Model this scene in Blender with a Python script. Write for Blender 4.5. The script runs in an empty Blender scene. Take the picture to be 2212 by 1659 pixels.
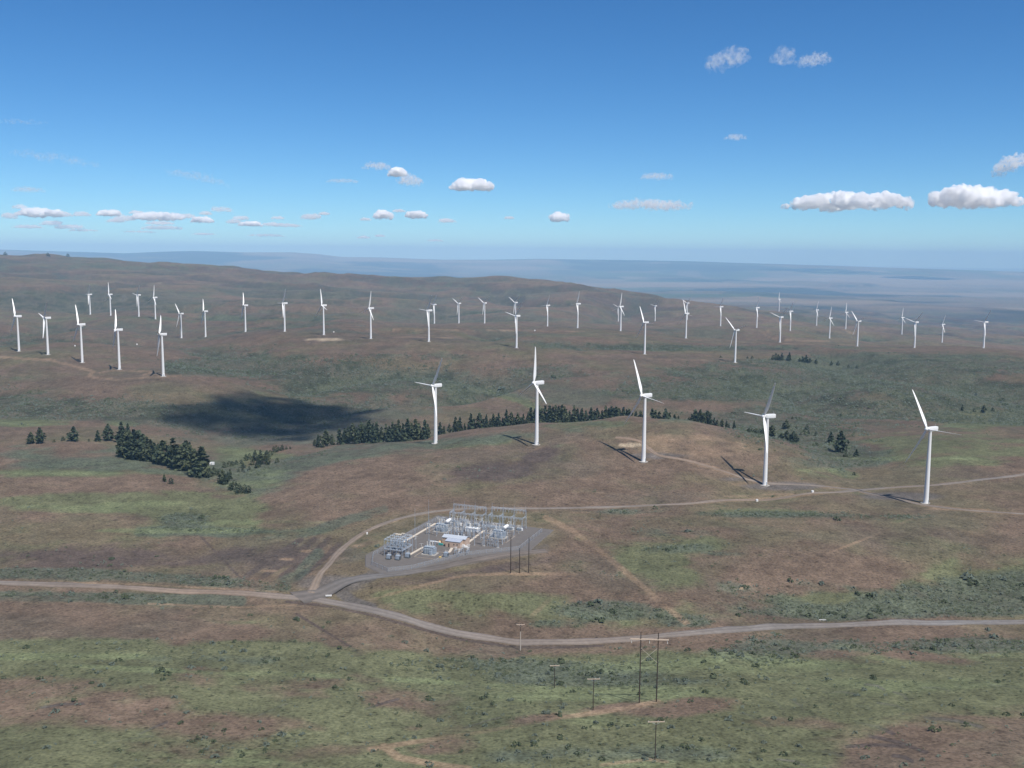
import bpy, math, random
import numpy as np
from mathutils import Vector, Matrix

# ------------------------------------------------------------------ camera, sky, sun, exposure
S = bpy.context.scene
C = S.collection
FOV = math.radians(54.0)
PW, PH = 2212.0, 1659.0                     # the photograph's frame in the units the survey notes below use
FOC = PW / 2 / math.tan(FOV / 2)
EYE_Y = 548.0                               # eye level in the frame
PITCH = math.atan((PH / 2 - EYE_Y) / FOC)
ROLL = math.radians(0.5)
CZ = 212.0                                  # flying height above the substation yard
cp, sp, cr, sr = math.cos(PITCH), math.sin(PITCH), math.cos(ROLL), math.sin(ROLL)
FW = np.array([0, cp, -sp]); _U = np.array([0, sp, cp]); _R = np.array([1.0, 0, 0])
RX = cr * _R + sr * _U
UX = -sr * _R + cr * _U
cam_d = bpy.data.cameras.new('camera'); cam = bpy.data.objects.new('camera', cam_d); C.objects.link(cam)
cam_d.sensor_fit = 'HORIZONTAL'; cam_d.angle = FOV; cam_d.clip_start = 1.0; cam_d.clip_end = 200000.0
cam.matrix_world = Matrix(((RX[0], UX[0], -FW[0], 0), (RX[1], UX[1], -FW[1], 0), (RX[2], UX[2], -FW[2], CZ), (0, 0, 0, 1)))
S.camera = cam

SUN_EL = math.radians(59.0)
SUN_AZ = math.atan2(0.58, -0.81)            # from +Y towards +X: behind the camera, to the right
SUN = Vector((math.sin(SUN_AZ) * math.cos(SUN_EL), math.cos(SUN_AZ) * math.cos(SUN_EL), math.sin(SUN_EL)))
world = bpy.data.worlds.new('World'); S.world = world; world.use_nodes = True
wn, wl = world.node_tree.nodes, world.node_tree.links
sky = wn.new('ShaderNodeTexSky'); sky.sky_type = 'NISHITA'; sky.sun_disc = False
sky.sun_elevation = SUN_EL; sky.sun_rotation = SUN_AZ; sky.altitude = 1200
sky.air_density = 0.75; sky.dust_density = 0.0; sky.ozone_density = 2.0
hs = wn.new('ShaderNodeHueSaturation'); hs.inputs['Saturation'].default_value = 1.25; hs.inputs['Value'].default_value = 1.0
wl.new(sky.outputs[0], hs.inputs['Color'])
tint = wn.new('ShaderNodeVectorMath'); tint.operation = 'MULTIPLY'; tint.inputs[1].default_value = (0.68, 0.96, 1.12)
wl.new(hs.outputs[0], tint.inputs[0]); wl.new(tint.outputs[0], wn['Background'].inputs['Color'])
wn['Background'].inputs['Strength'].default_value = 0.095
sun_d = bpy.data.lights.new('sun', 'SUN'); sun_d.energy = 4.9; sun_d.angle = math.radians(0.5); sun_d.color = (1.0, 0.955, 0.89)
sun_o = bpy.data.objects.new('sun', sun_d); C.objects.link(sun_o)
sun_o.rotation_euler = SUN.to_track_quat('Z', 'Y').to_euler()
S.view_settings.view_transform = 'Standard'; S.view_settings.look = 'None'
S.view_settings.exposure = 0.17; S.view_settings.gamma = 1.0
S.view_settings.use_curve_mapping = False
S.render.engine = 'CYCLES'
S.cycles.use_denoising = True
S.cycles.max_bounces = 40; S.cycles.diffuse_bounces = 2; S.cycles.glossy_bounces = 2
S.cycles.transmission_bounces = 2; S.cycles.volume_bounces = 32; S.cycles.transparent_max_bounces = 16

rnd = random.Random(7)
nr = np.random.default_rng(11)

# ------------------------------------------------------------------ survey helpers
def ray(px, py):
    return ((px - PW / 2) / FOC) * RX - ((py - PH / 2) / FOC) * UX + FW

def at_dist(px, py, D):
    d = ray(px, py)
    return np.array([0, 0, CZ]) + d * (D / math.hypot(d[0], d[1]))

def at_z(px, py, z):
    d = ray(px, py)
    return np.array([0, 0, CZ]) + d * ((z - CZ) / d[2])

def proj(X, Y, Z):
    Zc = Z - CZ
    x = X * RX[0] + Y * RX[1] + Zc * RX[2]; y = X * UX[0] + Y * UX[1] + Zc * UX[2]
    w = X * FW[0] + Y * FW[1] + Zc * FW[2]
    w = np.where(w > 1, w, 1e9)
    return PW / 2 + FOC * x / w, PH / 2 - FOC * y / w

# ------------------------------------------------------------------ value noise (numpy)
_T = nr.random((256, 256))
def vnoise(x, y):
    xi = np.floor(x).astype(np.int64); yi = np.floor(y).astype(np.int64)
    fx = x - xi; fy = y - yi
    fx = fx * fx * (3 - 2 * fx); fy = fy * fy * (3 - 2 * fy)
    a = _T[xi & 255, yi & 255]; b = _T[(xi + 1) & 255, yi & 255]
    c = _T[xi & 255, (yi + 1) & 255]; d = _T[(xi + 1) & 255, (yi + 1) & 255]
    return (a * (1 - fx) + b * fx) * (1 - fy) + (c * (1 - fx) + d * fx) * fy

def fbm(x, y, wl, octv=4, rough=0.5, seed=0):
    s = 0; a = 1.0; t = 0
    for k in range(octv):
        f = (2.03 ** k) / wl
        ca, sa = math.cos(1.1 * k + seed), math.sin(1.1 * k + seed)
        s = s + a * vnoise((x * ca - y * sa) * f + 17.3 * k + seed * 7.7, (x * sa + y * ca) * f + 5.1 * k - seed * 3.3)
        t += a; a *= rough
    return s / t                                  # 0..1, mean 0.5

def ss(e0, e1, x):
    t = np.clip((x - e0) / (e1 - e0), 0, 1)
    return t * t * (3 - 2 * t)

# ------------------------------------------------------------------ turbines: (hub, base) read from the photograph -> distance
#   base x, base y, distance, yaw of the axis, rotor phase
TURB = [
 (41.3,759,2153,40,90),(104,766.3,2028,36,40),(178,783.3,1910,38,92),(258.3,798.3,1802,22,90),(353,813,1677,14,78),
 (195.3,679.6,3597,36,30),(239.3,681.6,3416,40,112),(300.3,684,3311,38,36),(336,689.6,3268,40,6),
 (392.3,730.3,2939,42,74),(444.3,728,2664,20,84),(530.6,717,2550,18,86),(615.3,716.3,2406,30,28),(699.6,723.6,2311,34,104),
 (801.2,731.8,2228,36,10),(926.4,738.3,2156,30,32),(938.4,699.1,3628,30,34),(991.3,698.4,3447,34,54),(1046.9,698.4,3363,34,56),
 (1113.4,697,3389,34,56),(1115.8,751.6,2114,32,40),(1182.7,704.9,3186,22,26),(1247.8,708.6,2813,20,22),(1335.5,695,4665,32,48),
 (1340.6,715.1,2803,28,8),(1392.5,765.2,2119,26,90),(1415,693.6,4492,26,40),(1481.6,730.8,2751,24,98),(1484,694,4089,20,50),
 (1556.3,704.2,3661,16,28),(1587.7,783.3,2106,30,70),(1634.5,707.9,3569,16,24),(1681.2,705.6,5653,20,0),(1684.6,739.7,2786,26,46),
 (1706.8,714.8,3625,12,28),(1763.4,709.6,4454,12,16),(1791.7,730.8,3569,22,8),(1826.2,721.2,4232,20,2),(1851.8,747.9,2826,16,72),
 (1947.3,732.5,4303,16,4),(1975.3,751.6,2825,18,44),(2034.6,744.8,4053,14,20),(2124.7,752,2862,12,34),
 (941,958,1133,34,30),(1159,960.5,1061,28,118),(1390,997,1002,30,94),(1652,1048,975,12,27),(2000,1087,950,25,88)]

# ------------------------------------------------------------------ relief: control points -> thin-plate surface over (bearing, log distance)
CTL = []                                         # X, Y, Z
def kd(px, py, D): CTL.append(tuple(at_dist(px, py, D)))
def kz(px, py, z): CTL.append(tuple(at_z(px, py, z)))
def kp(px, D, z):                                # bearing from the frame column, own distance and height
    d = ray(px, 700.0); h = math.hypot(d[0], d[1]); CTL.append((d[0] / h * D, d[1] / h * D, z))
for t in TURB:
    if t[0] not in (1681.2, 1484): kd(t[0], t[1], t[2])
for px, py, z in [
 (0,1659,24),(370,1659,22),(740,1659,20),(1106,1659,20),(1480,1659,22),(1850,1659,27),(2212,1659,34),
 (0,1500,10),(370,1500,12),(740,1490,8),(1106,1500,8),(1480,1520,14),(1850,1520,16),(2212,1520,20),
 (0,1400,2),(370,1400,1),(740,1420,1),(1000,1450,-1),(1250,1450,0),(1600,1430,2),(1900,1420,2),(2212,1420,4),
 (0,1330,-4),(370,1330,-5),(700,1340,-6),(950,1400,-6),(1250,1410,-6),
 (0,1260,-8),(400,1276,-8),(700,1296,-7),(1000,1370,-7),(1120,1387,-8),(1400,1377,-8),(1700,1353,-9),(2000,1347,-10),(2212,1345,-10),
 (1150,1300,-3),(1300,1330,-6),(1450,1260,-2),(1100,1250,-2),(900,1290,-4),
 (0,1160,-8),(200,1170,-7),(400,1180,-8),(600,1200,-4),(420,1110,-10),(550,1130,-8),(700,1130,-3),
 (0,1090,-6),(180,1085,-6),(60,1040,-2),(250,1042,-3),(420,1060,-8),(530,1062,-9),
 (150,995,-5),(150,960,-3),(20,962,-3),(350,1005,-8),(480,1020,-12),(560,1010,-14),
 (640,1040,-2),(800,1050,1),(1000,1050,3),(1250,1050,3),(1500,1075,0),(1750,1075,-3),
 (650,985,-8),(800,965,-5),(1000,1000,7),(1250,1000,8),
 (1600,1160,1),(1800,1180,0),(2000,1150,0),(2212,1130,-2),(2212,1060,0),(2212,1000,3),
 (1750,1230,-4),(2000,1250,-7),(2150,1290,-10),(1550,1220,-2),
 (2000,985,1),(2150,950,2),(2150,910,0),(1850,1035,-9),(1820,985,-14),(1740,945,-20),(1950,1030,-5),(1900,920,-13),(1780,915,-14)]:
    kz(px, py, z)
for px, py, D in [(1159,913,1185),(1000,930,1190),(1350,898,1190),(1480,906,1180),(1600,935,1150),(820,958,1130),
 (1700,978,1080),
 (150,935,1310),(150,900,1420),(300,860,1530),(60,850,1600),(600,945,1310),(600,905,1450),(600,865,1580),(760,940,1310),(450,930,1370),
 (700,830,1700),(700,790,1880),(900,830,1680),(1000,800,1850),(500,790,1850),(400,760,2100),(560,750,2150),
 (1106,830,1740),(1106,800,1890),(1300,850,1640),(1300,800,1860),(1480,840,1680),(1500,790,1950),(1450,870,1560),
 (1650,850,1720),(1800,870,1640),(1900,835,1800),(1800,800,2060),(1700,778,2230),(2000,790,2180),(2150,830,1960),(2150,880,1650),
 (2150,780,2400),(2000,770,2450),
 (80,720,2500),(250,735,2450),(100,676,3750),(100,635,4300),(300,660,3800),(100,600,5500),(300,630,4600),(300,600,5600),
 (20,549,7600),(200,562,7600),(350,572,7500),(500,582,7400),(700,595,7000),(900,601,6700),(1000,600,6600),(1100,606,6500),
 (1250,618,6300),(1400,639,6000),(1500,656,5700),
 (500,690,3200),(500,650,4200),(500,610,5800),(700,680,3300),(700,640,4500),(700,612,5800),(900,660,4300),(900,625,5600),
 (1106,670,4300),(1106,635,5400),(1300,665,4700),(1500,675,4900),
 (1600,668,9000),(1600,640,15000),(1750,675,9000),(1900,695,8200),(1900,665,13500),(1900,640,20000),(2150,720,6800),(2150,690,11000),(2150,655,17500),
 (1600,610,27000),(1900,613,30000),(2150,622,30000)]:
    kd(px, py, D)
for px, D, z in [(1159,1300,-12),(1000,1290,-18),(1350,1310,-12),(1480,1300,-14),(1000,1400,-28),(1159,1430,-28),(1350,1440,-26),(1500,1420,-26),(830,1230,-20),
 (-900,600,-5),(-900,2000,0),(-900,6000,150),(3100,600,0),(3100,2000,-30),(3100,6000,-250),
 (-900,15000,100),(-900,50000,-100),(3100,20000,-500),(3100,50000,-650),
 (20,10000,60),(350,9500,-60),(700,9000,-160),(1000,8500,-200),(1250,8500,-260),(1450,8000,-260),
 (0,18000,-250),(400,18000,-350),(800,18000,-450),(1100,18000,-470),(1400,18000,-400),
 (0,32000,-350),(600,32000,-450),(1100,32000,-540),
 (1106,150,60),(0,150,60),(2212,200,60),(1106,40,80),(0,40,80),(2212,40,80),(1500,46000,-500)]:
    kp(px, D, z)
CTL = np.array(CTL)

def lp(X, Y):
    D = np.sqrt(X * X + Y * Y) + 1e-6
    return np.arctan2(X, Y) * 2.6, np.log(D)

def _k(r2):
    return r2 * np.log(r2 + 1e-12)
_cu, _cv = lp(CTL[:, 0], CTL[:, 1]); _n = len(CTL)
_A = np.zeros((_n + 3, _n + 3))
_A[:_n, :_n] = _k((_cu[:, None] - _cu) ** 2 + (_cv[:, None] - _cv) ** 2) + np.eye(_n) * 1e-4
_A[:_n, _n] = 1; _A[:_n, _n + 1] = _cu; _A[:_n, _n + 2] = _cv; _A[_n:, :_n] = _A[:_n, _n:].T
_W = np.linalg.solve(_A, np.concatenate([CTL[:, 2], [0, 0, 0]]))

def base_height(X, Y):
    X = np.asarray(X, float); Y = np.asarray(Y, float); sh = X.shape
    u, v = lp(X.ravel(), Y.ravel()); out = np.empty(len(u))
    for i in range(0, len(u), 20000):
        a, b = u[i:i + 20000, None], v[i:i + 20000, None]
        r2 = (a - _cu) ** 2 + (b - _cv) ** 2
        out[i:i + 20000] = _k(r2) @ _W[:_n]
    out += _W[_n] + _W[_n + 1] * u + _W[_n + 2] * v
    return out.reshape(sh)

# substation yard frame: u runs along its long side, v to the right
SO = np.array([-96.4, 685.0]); SU = np.array([0.35, 0.937]); SV = np.array([0.937, -0.35])
def yard(u, v): return SO + SU * u + SV * v
def yard_uv(X, Y):
    return (X - SO[0]) * SU[0] + (Y - SO[1]) * SU[1], (X - SO[0]) * SV[0] + (Y - SO[1]) * SV[1]

# far mountain line, height by frame column
SKYLINE = [(-500,545),(0,539),(130,543),(267,547),(340,544),(417,542),(530,545),(633,545),(690,549),(737,555),(822,556),(900,559),(959,561),(1061,561),(1163,559),(1230,560),(1300,561),(1475,564),(1628,569),(1798,574),(1901,578),(2037,582),(2212,588),(2700,596)]
_sk = [at_dist(x, y, 38000.0) for x, y in SKYLINE]
SK_B = [math.atan2(p[0], p[1]) for p in _sk]; SK_Z = [p[2] for p in _sk]
def far_mountains(X, Y, D):
    b = np.arctan2(X, Y)
    prof = np.interp(b, SK_B, SK_Z)
    dd = 38000 - D
    w = np.where(dd > 0, np.exp(-(dd / 8200) ** 2), 1 - ss(0, 16000, -dd))
    gul = np.abs(fbm(X, Y, 2600, 4, .55, 13) - .5) * 2
    return prof - gul * 150 * ss(600, 5000, dd), w

TXY = np.array([at_dist(t[0], t[1], t[2])[:2] for t in TURB])
def gullies(X, Y, D):
    a = 1 - np.abs(fbm(X, Y, 620, 3, 0.5, 6) - 0.5) * 7.0
    a = np.clip(a, 0, 1) * ss(1250, 1750, D) * (1 - ss(9000, 14000, D))
    dm = np.full(np.shape(X), 1e9)
    for x, y in TXY: dm = np.minimum(dm, (X - x) ** 2 + (Y - y) ** 2)
    return a * ss(60, 260, np.sqrt(dm))

def height(X, Y):
    X = np.asarray(X, float); Y = np.asarray(Y, float)
    D = np.hypot(X, Y)
    z = base_height(X, Y)
    zf = ss(26000, 40000, D)
    z = z * (1 - zf) + np.clip(z, -680, -580) * zf
    n1 = fbm(X, Y, 70, 3, 0.5, 1) - 0.5
    n2 = fbm(X, Y, 260, 4, 0.5, 2) - 0.5
    n3 = 0.5 - np.abs(fbm(X, Y, 1100, 4, 0.5, 4) - 0.5) * 2.2
    n4 = fbm(X, Y, 4200, 4, 0.5, 5) - 0.5
    near = 1 - ss(1100, 2400, D)
    z = z + n1 * (1.6 * near + 1.0) * (D > 0)
    z = z + n2 * (2.0 * near + 12 * ss(1200, 2600, D) * (1 - ss(9000, 16000, D)))
    far = ss(2900, 5200, D)
    z = z - gullies(X, Y, D) * 26
    z = z + n3 * far * (46 * (1 - ss(9000, 18000, D)) + 25) - far * 8
    z = z + n4 * ss(9000, 14000, D) * 300
    # mesa steps on the far plains
    st = ss(9000, 13000, D) * (1 - ss(30000, 40000, D))
    zz = z / 90.0; zt = (np.floor(zz) + ss(0.35, 0.65, zz - np.floor(zz))) * 90.0
    z = z * (1 - 0.6 * st) + zt * 0.6 * st
    pm, w = far_mountains(X, Y, D)
    z = z * (1 - w) + np.maximum(pm, z) * w
    u, v = yard_uv(X, Y)
    du = np.maximum(np.maximum(-40 - u, u - 118), 0); dv = np.maximum(np.maximum(-14 - v, v - 102), 0)
    m = 1 - ss(0, 26, np.hypot(du, dv))
    return z * (1 - m)

# ------------------------------------------------------------------ ground grid
def ring_list():
    r = [6.0]
    while r[-1] < 88000:
        D = r[-1]
        if D < 300: s = 12
        else: s = min(max(D * D * 2.0 / (FOC * 212), 0.8), 0.010 * D if D < 12000 else 0.013 * D)
        r.append(D + s)
    return np.array(r)
RINGS = ring_list()
HALF = math.radians(31.0)
IN_B = np.linspace(-HALF, HALF, 800)
OUT_B = np.linspace(HALF, 2 * math.pi - HALF, 56)[1:-1]
BEAR = np.concatenate([IN_B, OUT_B]); NB = len(BEAR); NR_ = len(RINGS)
GB, GD = np.meshgrid(BEAR, RINGS)                 # rows: rings
GX, GY = GD * np.sin(GB), GD * np.cos(GB)
GZ = height(GX, GY)

def hgt(X, Y):                                    # height of the ground mesh
    D = math.hypot(X, Y); b = math.atan2(X, Y)
    j = int(np.searchsorted(RINGS, D)) - 1; j = max(0, min(NR_ - 2, j))
    fi = (b + HALF) / (2 * HALF) * 799
    i = int(max(0, min(798, math.floor(fi)))); fx = min(1, max(0, fi - i)); fy = (D - RINGS[j]) / (RINGS[j + 1] - RINGS[j])
    return (GZ[j, i] * (1 - fx) + GZ[j, i + 1] * fx) * (1 - fy) + (GZ[j + 1, i] * (1 - fx) + GZ[j + 1, i + 1] * fx) * fy

def ground(px, py, dmin=150):                     # where a line of sight first meets the ground
    d = ray(px, py); h = math.hypot(d[0], d[1]); b = math.atan2(d[0], d[1])
    fi = (b + HALF) / (2 * HALF) * 799; i = int(max(0, min(798, math.floor(fi)))); fx = fi - i
    col = GZ[:, i] * (1 - fx) + GZ[:, i + 1] * fx
    line = CZ + d[2] / h * RINGS
    below = np.where((line < col) & (RINGS > dmin))[0]
    if len(below) == 0: return None
    j = below[0]; a0 = line[j - 1] - col[j - 1]; a1 = line[j] - col[j]
    t = a0 / (a0 - a1) if a0 != a1 else 0
    D = RINGS[j - 1] + (RINGS[j] - RINGS[j - 1]) * min(1, max(0, t))
    X, Y = d[0] / h * D, d[1] / h * D
    return np.array([X, Y, hgt(X, Y)])

# ------------------------------------------------------------------ painted ground: which plants and soils grow where (plus bank shade painted along the road)
GPX, GPY = proj(GX, GY, GZ)
INV = (np.abs(GB) <= HALF + 1e-6) & (GD > 250)
def layer(v=0.0): return np.full(GX.shape, float(v))

def box_rows(y0, y1, x0=-200, x1=2500):
    m = INV & (GPY > y0) & (GPY < y1) & (GPX > x0) & (GPX < x1)
    return np.where(m)

def blob(L, cx, cy, rx, ry, v, rot=0.0, hard=1.0):
    R = max(rx, ry) * 2.0 + 4
    idx = box_rows(cy - R, cy + R, cx - R, cx + R)
    dx = GPX[idx] - cx; dy = GPY[idx] - cy
    if rot:
        c, s = math.cos(math.radians(rot)), math.sin(math.radians(rot)); dx, dy = dx * c + dy * s, -dx * s + dy * c
    r = np.sqrt((dx / rx) ** 2 + (dy / ry) ** 2)
    L[idx] += v * (1 - ss(1 - 0.6 / hard, 1 + 0.6 / hard, r))

def stroke(L, pts, w, v, asp=1.0, soft=1.0):
    """soft line along frame points; w = half width in frame units; asp > 1 flattens the vertical distance"""
    pts = np.array(pts, float)
    P = w * 2.2 + 3
    idx = box_rows(pts[:, 1].min() - P, pts[:, 1].max() + P, pts[:, 0].min() - P, pts[:, 0].max() + P)
    x, y = GPX[idx], GPY[idx] * asp
    d = np.full(len(x), 1e9)
    for (ax, ay), (bx, by) in zip(pts[:-1], pts[1:]):
        ay, by = ay * asp, by * asp
        ux, uy = bx - ax, by - ay; q = ux * ux + uy * uy + 1e-9
        t = np.clip(((x - ax) * ux + (y - ay) * uy) / q, 0, 1)
        d = np.minimum(d, np.hypot(x - ax - t * ux, y - ay - t * uy))
    L[idx] = np.maximum(L[idx], v * (1 - ss(w * (1 - 0.5 * soft), w * (1 + 0.5 * soft) + 0.8, d)))

green = layer(); sage = layer(); bright = layer(); brown = layer(); tan = layer(); gravel = layer(); bush = layer(); pale = layer()
# --- near slope below the road: grass, with red-brown bare patches
nearslope = ss(1385, 1450, GPY + 38 * (1 - ss(500, 1000, GPX))) * INV
green += 0.92 * nearslope + 0.22 * nearslope * ss(700, 1500, GPX)
for a in [(150,1520,250,44,-.62),(640,1480,300,28,-.5,4),(500,1568,220,26,-.5),(330,1352,420,26,.0),(1440,1530,150,22,-.85,-3),(1250,1538,120,10,-.6,-8),(2080,1590,260,60,-.75,-6),
          (2180,1640,160,50,-.6),(1950,1625,120,30,-.45),(960,1520,200,26,-.4),(880,1615,160,24,-.55),(60,1475,160,22,-.35),(1000,1560,150,22,-.35,-5),(1700,1560,120,14,-.3),(1900,1660,130,16,-.4)]:
    blob(green, *a[:5], rot=(a[5] if len(a) > 5 else 0))
for a in [(120,1418,210,9,.7),(330,1447,190,6,.8,3),(860,1468,300,7,.6,3),(420,1628,190,16,.8),(520,1648,160,8,.9),(1600,1440,330,26,.5),(1350,1500,180,16,.55),(1750,1490,430,22,.5),(1900,1420,380,28,.35),
          (1150,1500,160,22,.35),(1650,1610,250,20,.3),(2050,1475,220,14,.45),(1500,1650,220,12,.4),(60,1650,140,16,.4),(1230,1560,260,12,.35)]:
    blob(bright, *a[:5], rot=(a[5] if len(a) > 5 else 0))
for a in [(480,1605,150,26,.6),(1180,1460,190,26,.6),(1400,1470,160,20,.5),(1650,1410,110,26,.8),(1950,1395,220,16,.55),(2130,1390,130,20,.5),(1060,1430,140,14,.5),(520,1425,220,10,.4),(1480,1630,180,22,.45),(1150,1630,140,18,.4),(1640,1470,160,10,.4)]:
    blob(sage, *a[:5]); blob(bush, a[0], a[1], a[2], a[3], a[4])
blob(bush, 1660, 1400, 55, 30, .9); blob(bush, 1180, 1450, 120, 20, .6); blob(bush, 450, 1630, 130, 16, .4); blob(bush, 1000, 1440, 160, 14, .5)
# --- between road and yard
for a in [(1000,1300,230,26,.55),(1250,1340,260,26,.6),(880,1285,90,14,.55),(1420,1260,110,60,.5),(1480,1180,120,20,.35),(1150,1290,120,24,.4),(1350,1200,120,26,.4,20),(1750,1310,260,30,.55),(2050,1290,230,46,.6),(2140,1230,120,30,.45)]:
    blob(green, *a[:5], rot=(a[5] if len(a) > 5 else 0))
for a in [(1320,1318,120,22,1.),(1480,1340,60,14,.8),(1200,1350,120,10,.6),(2060,1296,190,34,1.),(2160,1280,110,44,.9),(1850,1325,200,16,.9),(1650,1310,120,22,.6),(1700,1270,200,18,.35),(1430,1150,140,10,.5),(1460,1185,90,10,.6),(1570,1197,50,5,.6),(1880,1118,110,10,.6),(1640,1112,170,7,.7),(1350,1105,160,6,.5),(1990,1115,90,5,.4),(1300,1250,60,30,.35)]:
    blob(sage, *a[:5]); blob(bush, a[0], a[1], a[2], a[3], a[4] * .9)
for a in [(1880,1124,140,10,.6),(1640,1106,150,8,.45),(1380,1165,200,30,.3),(1440,1210,100,12,.4)]: blob(green, *a)
# --- left of the yard
stroke(sage, [(-60,1240),(200,1240),(420,1252),(620,1268)], 12, .75); stroke(sage, [(-60,1288),(150,1290),(350,1296),(520,1296)], 12, .7)
stroke(bush, [(-60,1240),(200,1240),(420,1252),(620,1268)], 12, .7); stroke(bush, [(-60,1288),(150,1290),(350,1296)], 10, .6)
stroke(sage, [(560,1275),(640,1245),(690,1195)], 13, .7)
stroke(sage, [(300,1148),(430,1148),(560,1158),(680,1148),(760,1120),(830,1100)], 11, .8)
for a in [(430,1138,220,26,.6),(400,1105,180,16,.7),(190,1085,190,18,.7),(300,1072,220,16,.55),(100,1022,260,9,.7),(480,1092,160,14,.55),(620,1150,140,10,.5),(300,1345,380,5,.2),(60,1600,90,10,.2)]:
    blob(green, *a)
for a in [(180,1100,150,9,.9),(300,1087,100,7,.8),(400,1147,240,6,.8),(540,1128,160,7,.6),(130,1022,180,5,.9),(270,1145,60,4,.6),(560,1045,110,10,.6),(600,1020,80,10,.5)]: blob(bright, *a)
for a in [(400,1122,60,14,1.),(395,1140,40,5,.9),(500,1146,110,5,.7)]: blob(bush, *a); blob(sage, *a)
blob(brown, 230, 1205, 330, 30, .6); blob(brown, 600, 1200, 120, 30, .5); blob(brown, 90, 1060, 160, 14, .3)
for k in range(4): stroke(brown, [(530 + 38 * k, 1245 + k), (600 + 36 * k, 1200), (650 + 30 * k, 1165)], 7, .75)
# --- left hump, bowl with the pines, green flanks of the turbine hill
for a in [(110,990,330,30,.55),(330,1010,240,22,.5),(500,1030,110,16,.4),(620,1020,110,22,.5,-18),(720,990,170,18,.5,-14),(900,965,230,14,.45,-6),(1150,935,240,14,.4,-6),(620,1050,90,10,.35,-12)]:
    blob(sage, *a[:5], rot=(a[5] if len(a) > 5 else 0)); blob(green, a[0], a[1], a[2], a[3], a[4] * .6, rot=(a[5] if len(a) > 5 else 0))
for a in [(560,985,80,9,.9),(520,975,60,6,.8),(60,912,110,10,.8),(265,914,40,9,1.),(30,915,60,7,.6),(500,1000,50,8,.6)]: blob(green, *a); blob(bright, a[0], a[1], a[2], a[3], a[4] * .6)
stroke(sage, [(480,1045),(560,1010),(680,985),(760,965)], 9, .8); stroke(bush, [(520,1030),(600,1005),(700,980)], 7, .6)
for a in [(1030,960,140,10,.3),(1240,915,130,8,.35)]: blob(green, *a)
for a in [(1100,1010,130,26,.7,-10),(1160,985,60,12,.4,-30)]: blob(brown, *a[:5], rot=a[5])
# --- valley and brush beyond
for a in [(220,885,280,22,.75),(60,880,120,16,.6),(420,905,200,18,.6),(600,915,240,40,.7),(800,890,160,22,.5),(760,935,160,16,.5),(600,950,250,14,.45)]: blob(sage, *a)
for a in [(220,890,250,14,.8),(560,915,240,34,.5),(250,868,220,14,.4),(640,880,160,14,.3)]: blob(bush, *a)
stroke(sage, [(370,798),(520,790),(700,805),(860,820),(1010,828),(1180,850),(1300,862)], 18, .8)
stroke(bush, [(370,794),(520,786),(700,792),(860,800),(1000,822)], 15, .9)
stroke(green, [(960,835),(1060,846),(1120,862),(1165,882)], 7, 1.); stroke(bright, [(1060,850),(1120,866),(1150,880)], 4, .5)
for a in [(1160,805,90,20,.7),(1600,825,260,26,.8),(1480,850,200,18,.7),(1650,850,220,14,.7),(1700,785,190,12,.7),(1950,770,250,10,.6),(2060,795,200,22,.85),(2130,850,140,26,.8),(1830,880,220,16,.5),(1900,835,160,12,.6,14),(1400,752,260,5,.6),(800,770,240,8,.5),(860,830,140,16,.4),(1300,745,200,5,.5),(1650,752,260,8,.5)]:
    blob(sage, *a[:5], rot=(a[5] if len(a) > 5 else 0)); blob(bush, a[0], a[1], a[2], a[3], a[4] * .85, rot=(a[5] if len(a) > 5 else 0)); blob(green, a[0], a[1], a[2], a[3], a[4] * .5, rot=(a[5] if len(a) > 5 else 0))
for a in [(1740,945,150,30,.6,14),(1830,990,110,30,.8),(1700,930,130,18,.5),(1560,900,120,14,.6)]: blob(sage, *a[:5], rot=(a[5] if len(a) > 5 else 0)); blob(bush, a[0], a[1], a[2], a[3], a[4] * .7)
for a in [(2010,975,210,26,.8),(2150,905,130,20,.8),(1950,945,150,14,.5),(1820,1020,60,16,.5),(1850,1060,60,10,.4),(2080,1000,160,10,.5)]: blob(green, *a)
for a in [(1960,990,220,5,.8),(1780,1015,60,6,.6),(2100,918,110,6,.5)]: blob(bright, *a)
# --- far hills: streaks of brush, pale rock, dark scarps
gl = gullies(GX, GY, GD)
sage += gl * .75; bush += gl * .8; green += gl * .3
farz = INV & (GPY < 740)
nz = fbm(GX, GY, 420, 4, 0.55, 8); nz2 = fbm(GX, GY, 1500, 4, 0.55, 9)
sage += np.where(farz, ss(0.52, 0.68, nz) * 0.7, 0)
brown += np.where(farz, ss(0.52, 0.64, fbm(GX, GY, 800, 4, .6, 10)) * 0.40, 0)
for a in [(110,655,230,15,.9),(160,640,200,6,.7),(500,655,140,8,.5),(700,650,160,6,.4)]: blob(sage, *a); blob(bush, *a)
for a in [(450,575,420,6,.5),(300,690,400,8,.4)]: blob(green, *a)
for a in [(700,733,46,2.6,1.),(345,609,12,2.5,.7),(1140,640,50,1.5,.3),(1100,707,14,1.5,.4)]: blob(pale, *a)
for a in [(1617,603,14,.9,.9),(1650,602,10,.8,.8),(1672,602,14,.9,.8),(1775,601,22,1.2,1.),(1900,618,40,1,.4)]: blob(pale, *a)
for a in [(1900,655,120,5,.9),(2050,668,90,6,1.),(2130,690,100,5,.9),(1700,648,120,3,.7),(1800,640,160,3,.7),(1560,640,120,3,.6),(2000,700,150,4,.6)]: blob(brown, *a)
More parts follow.
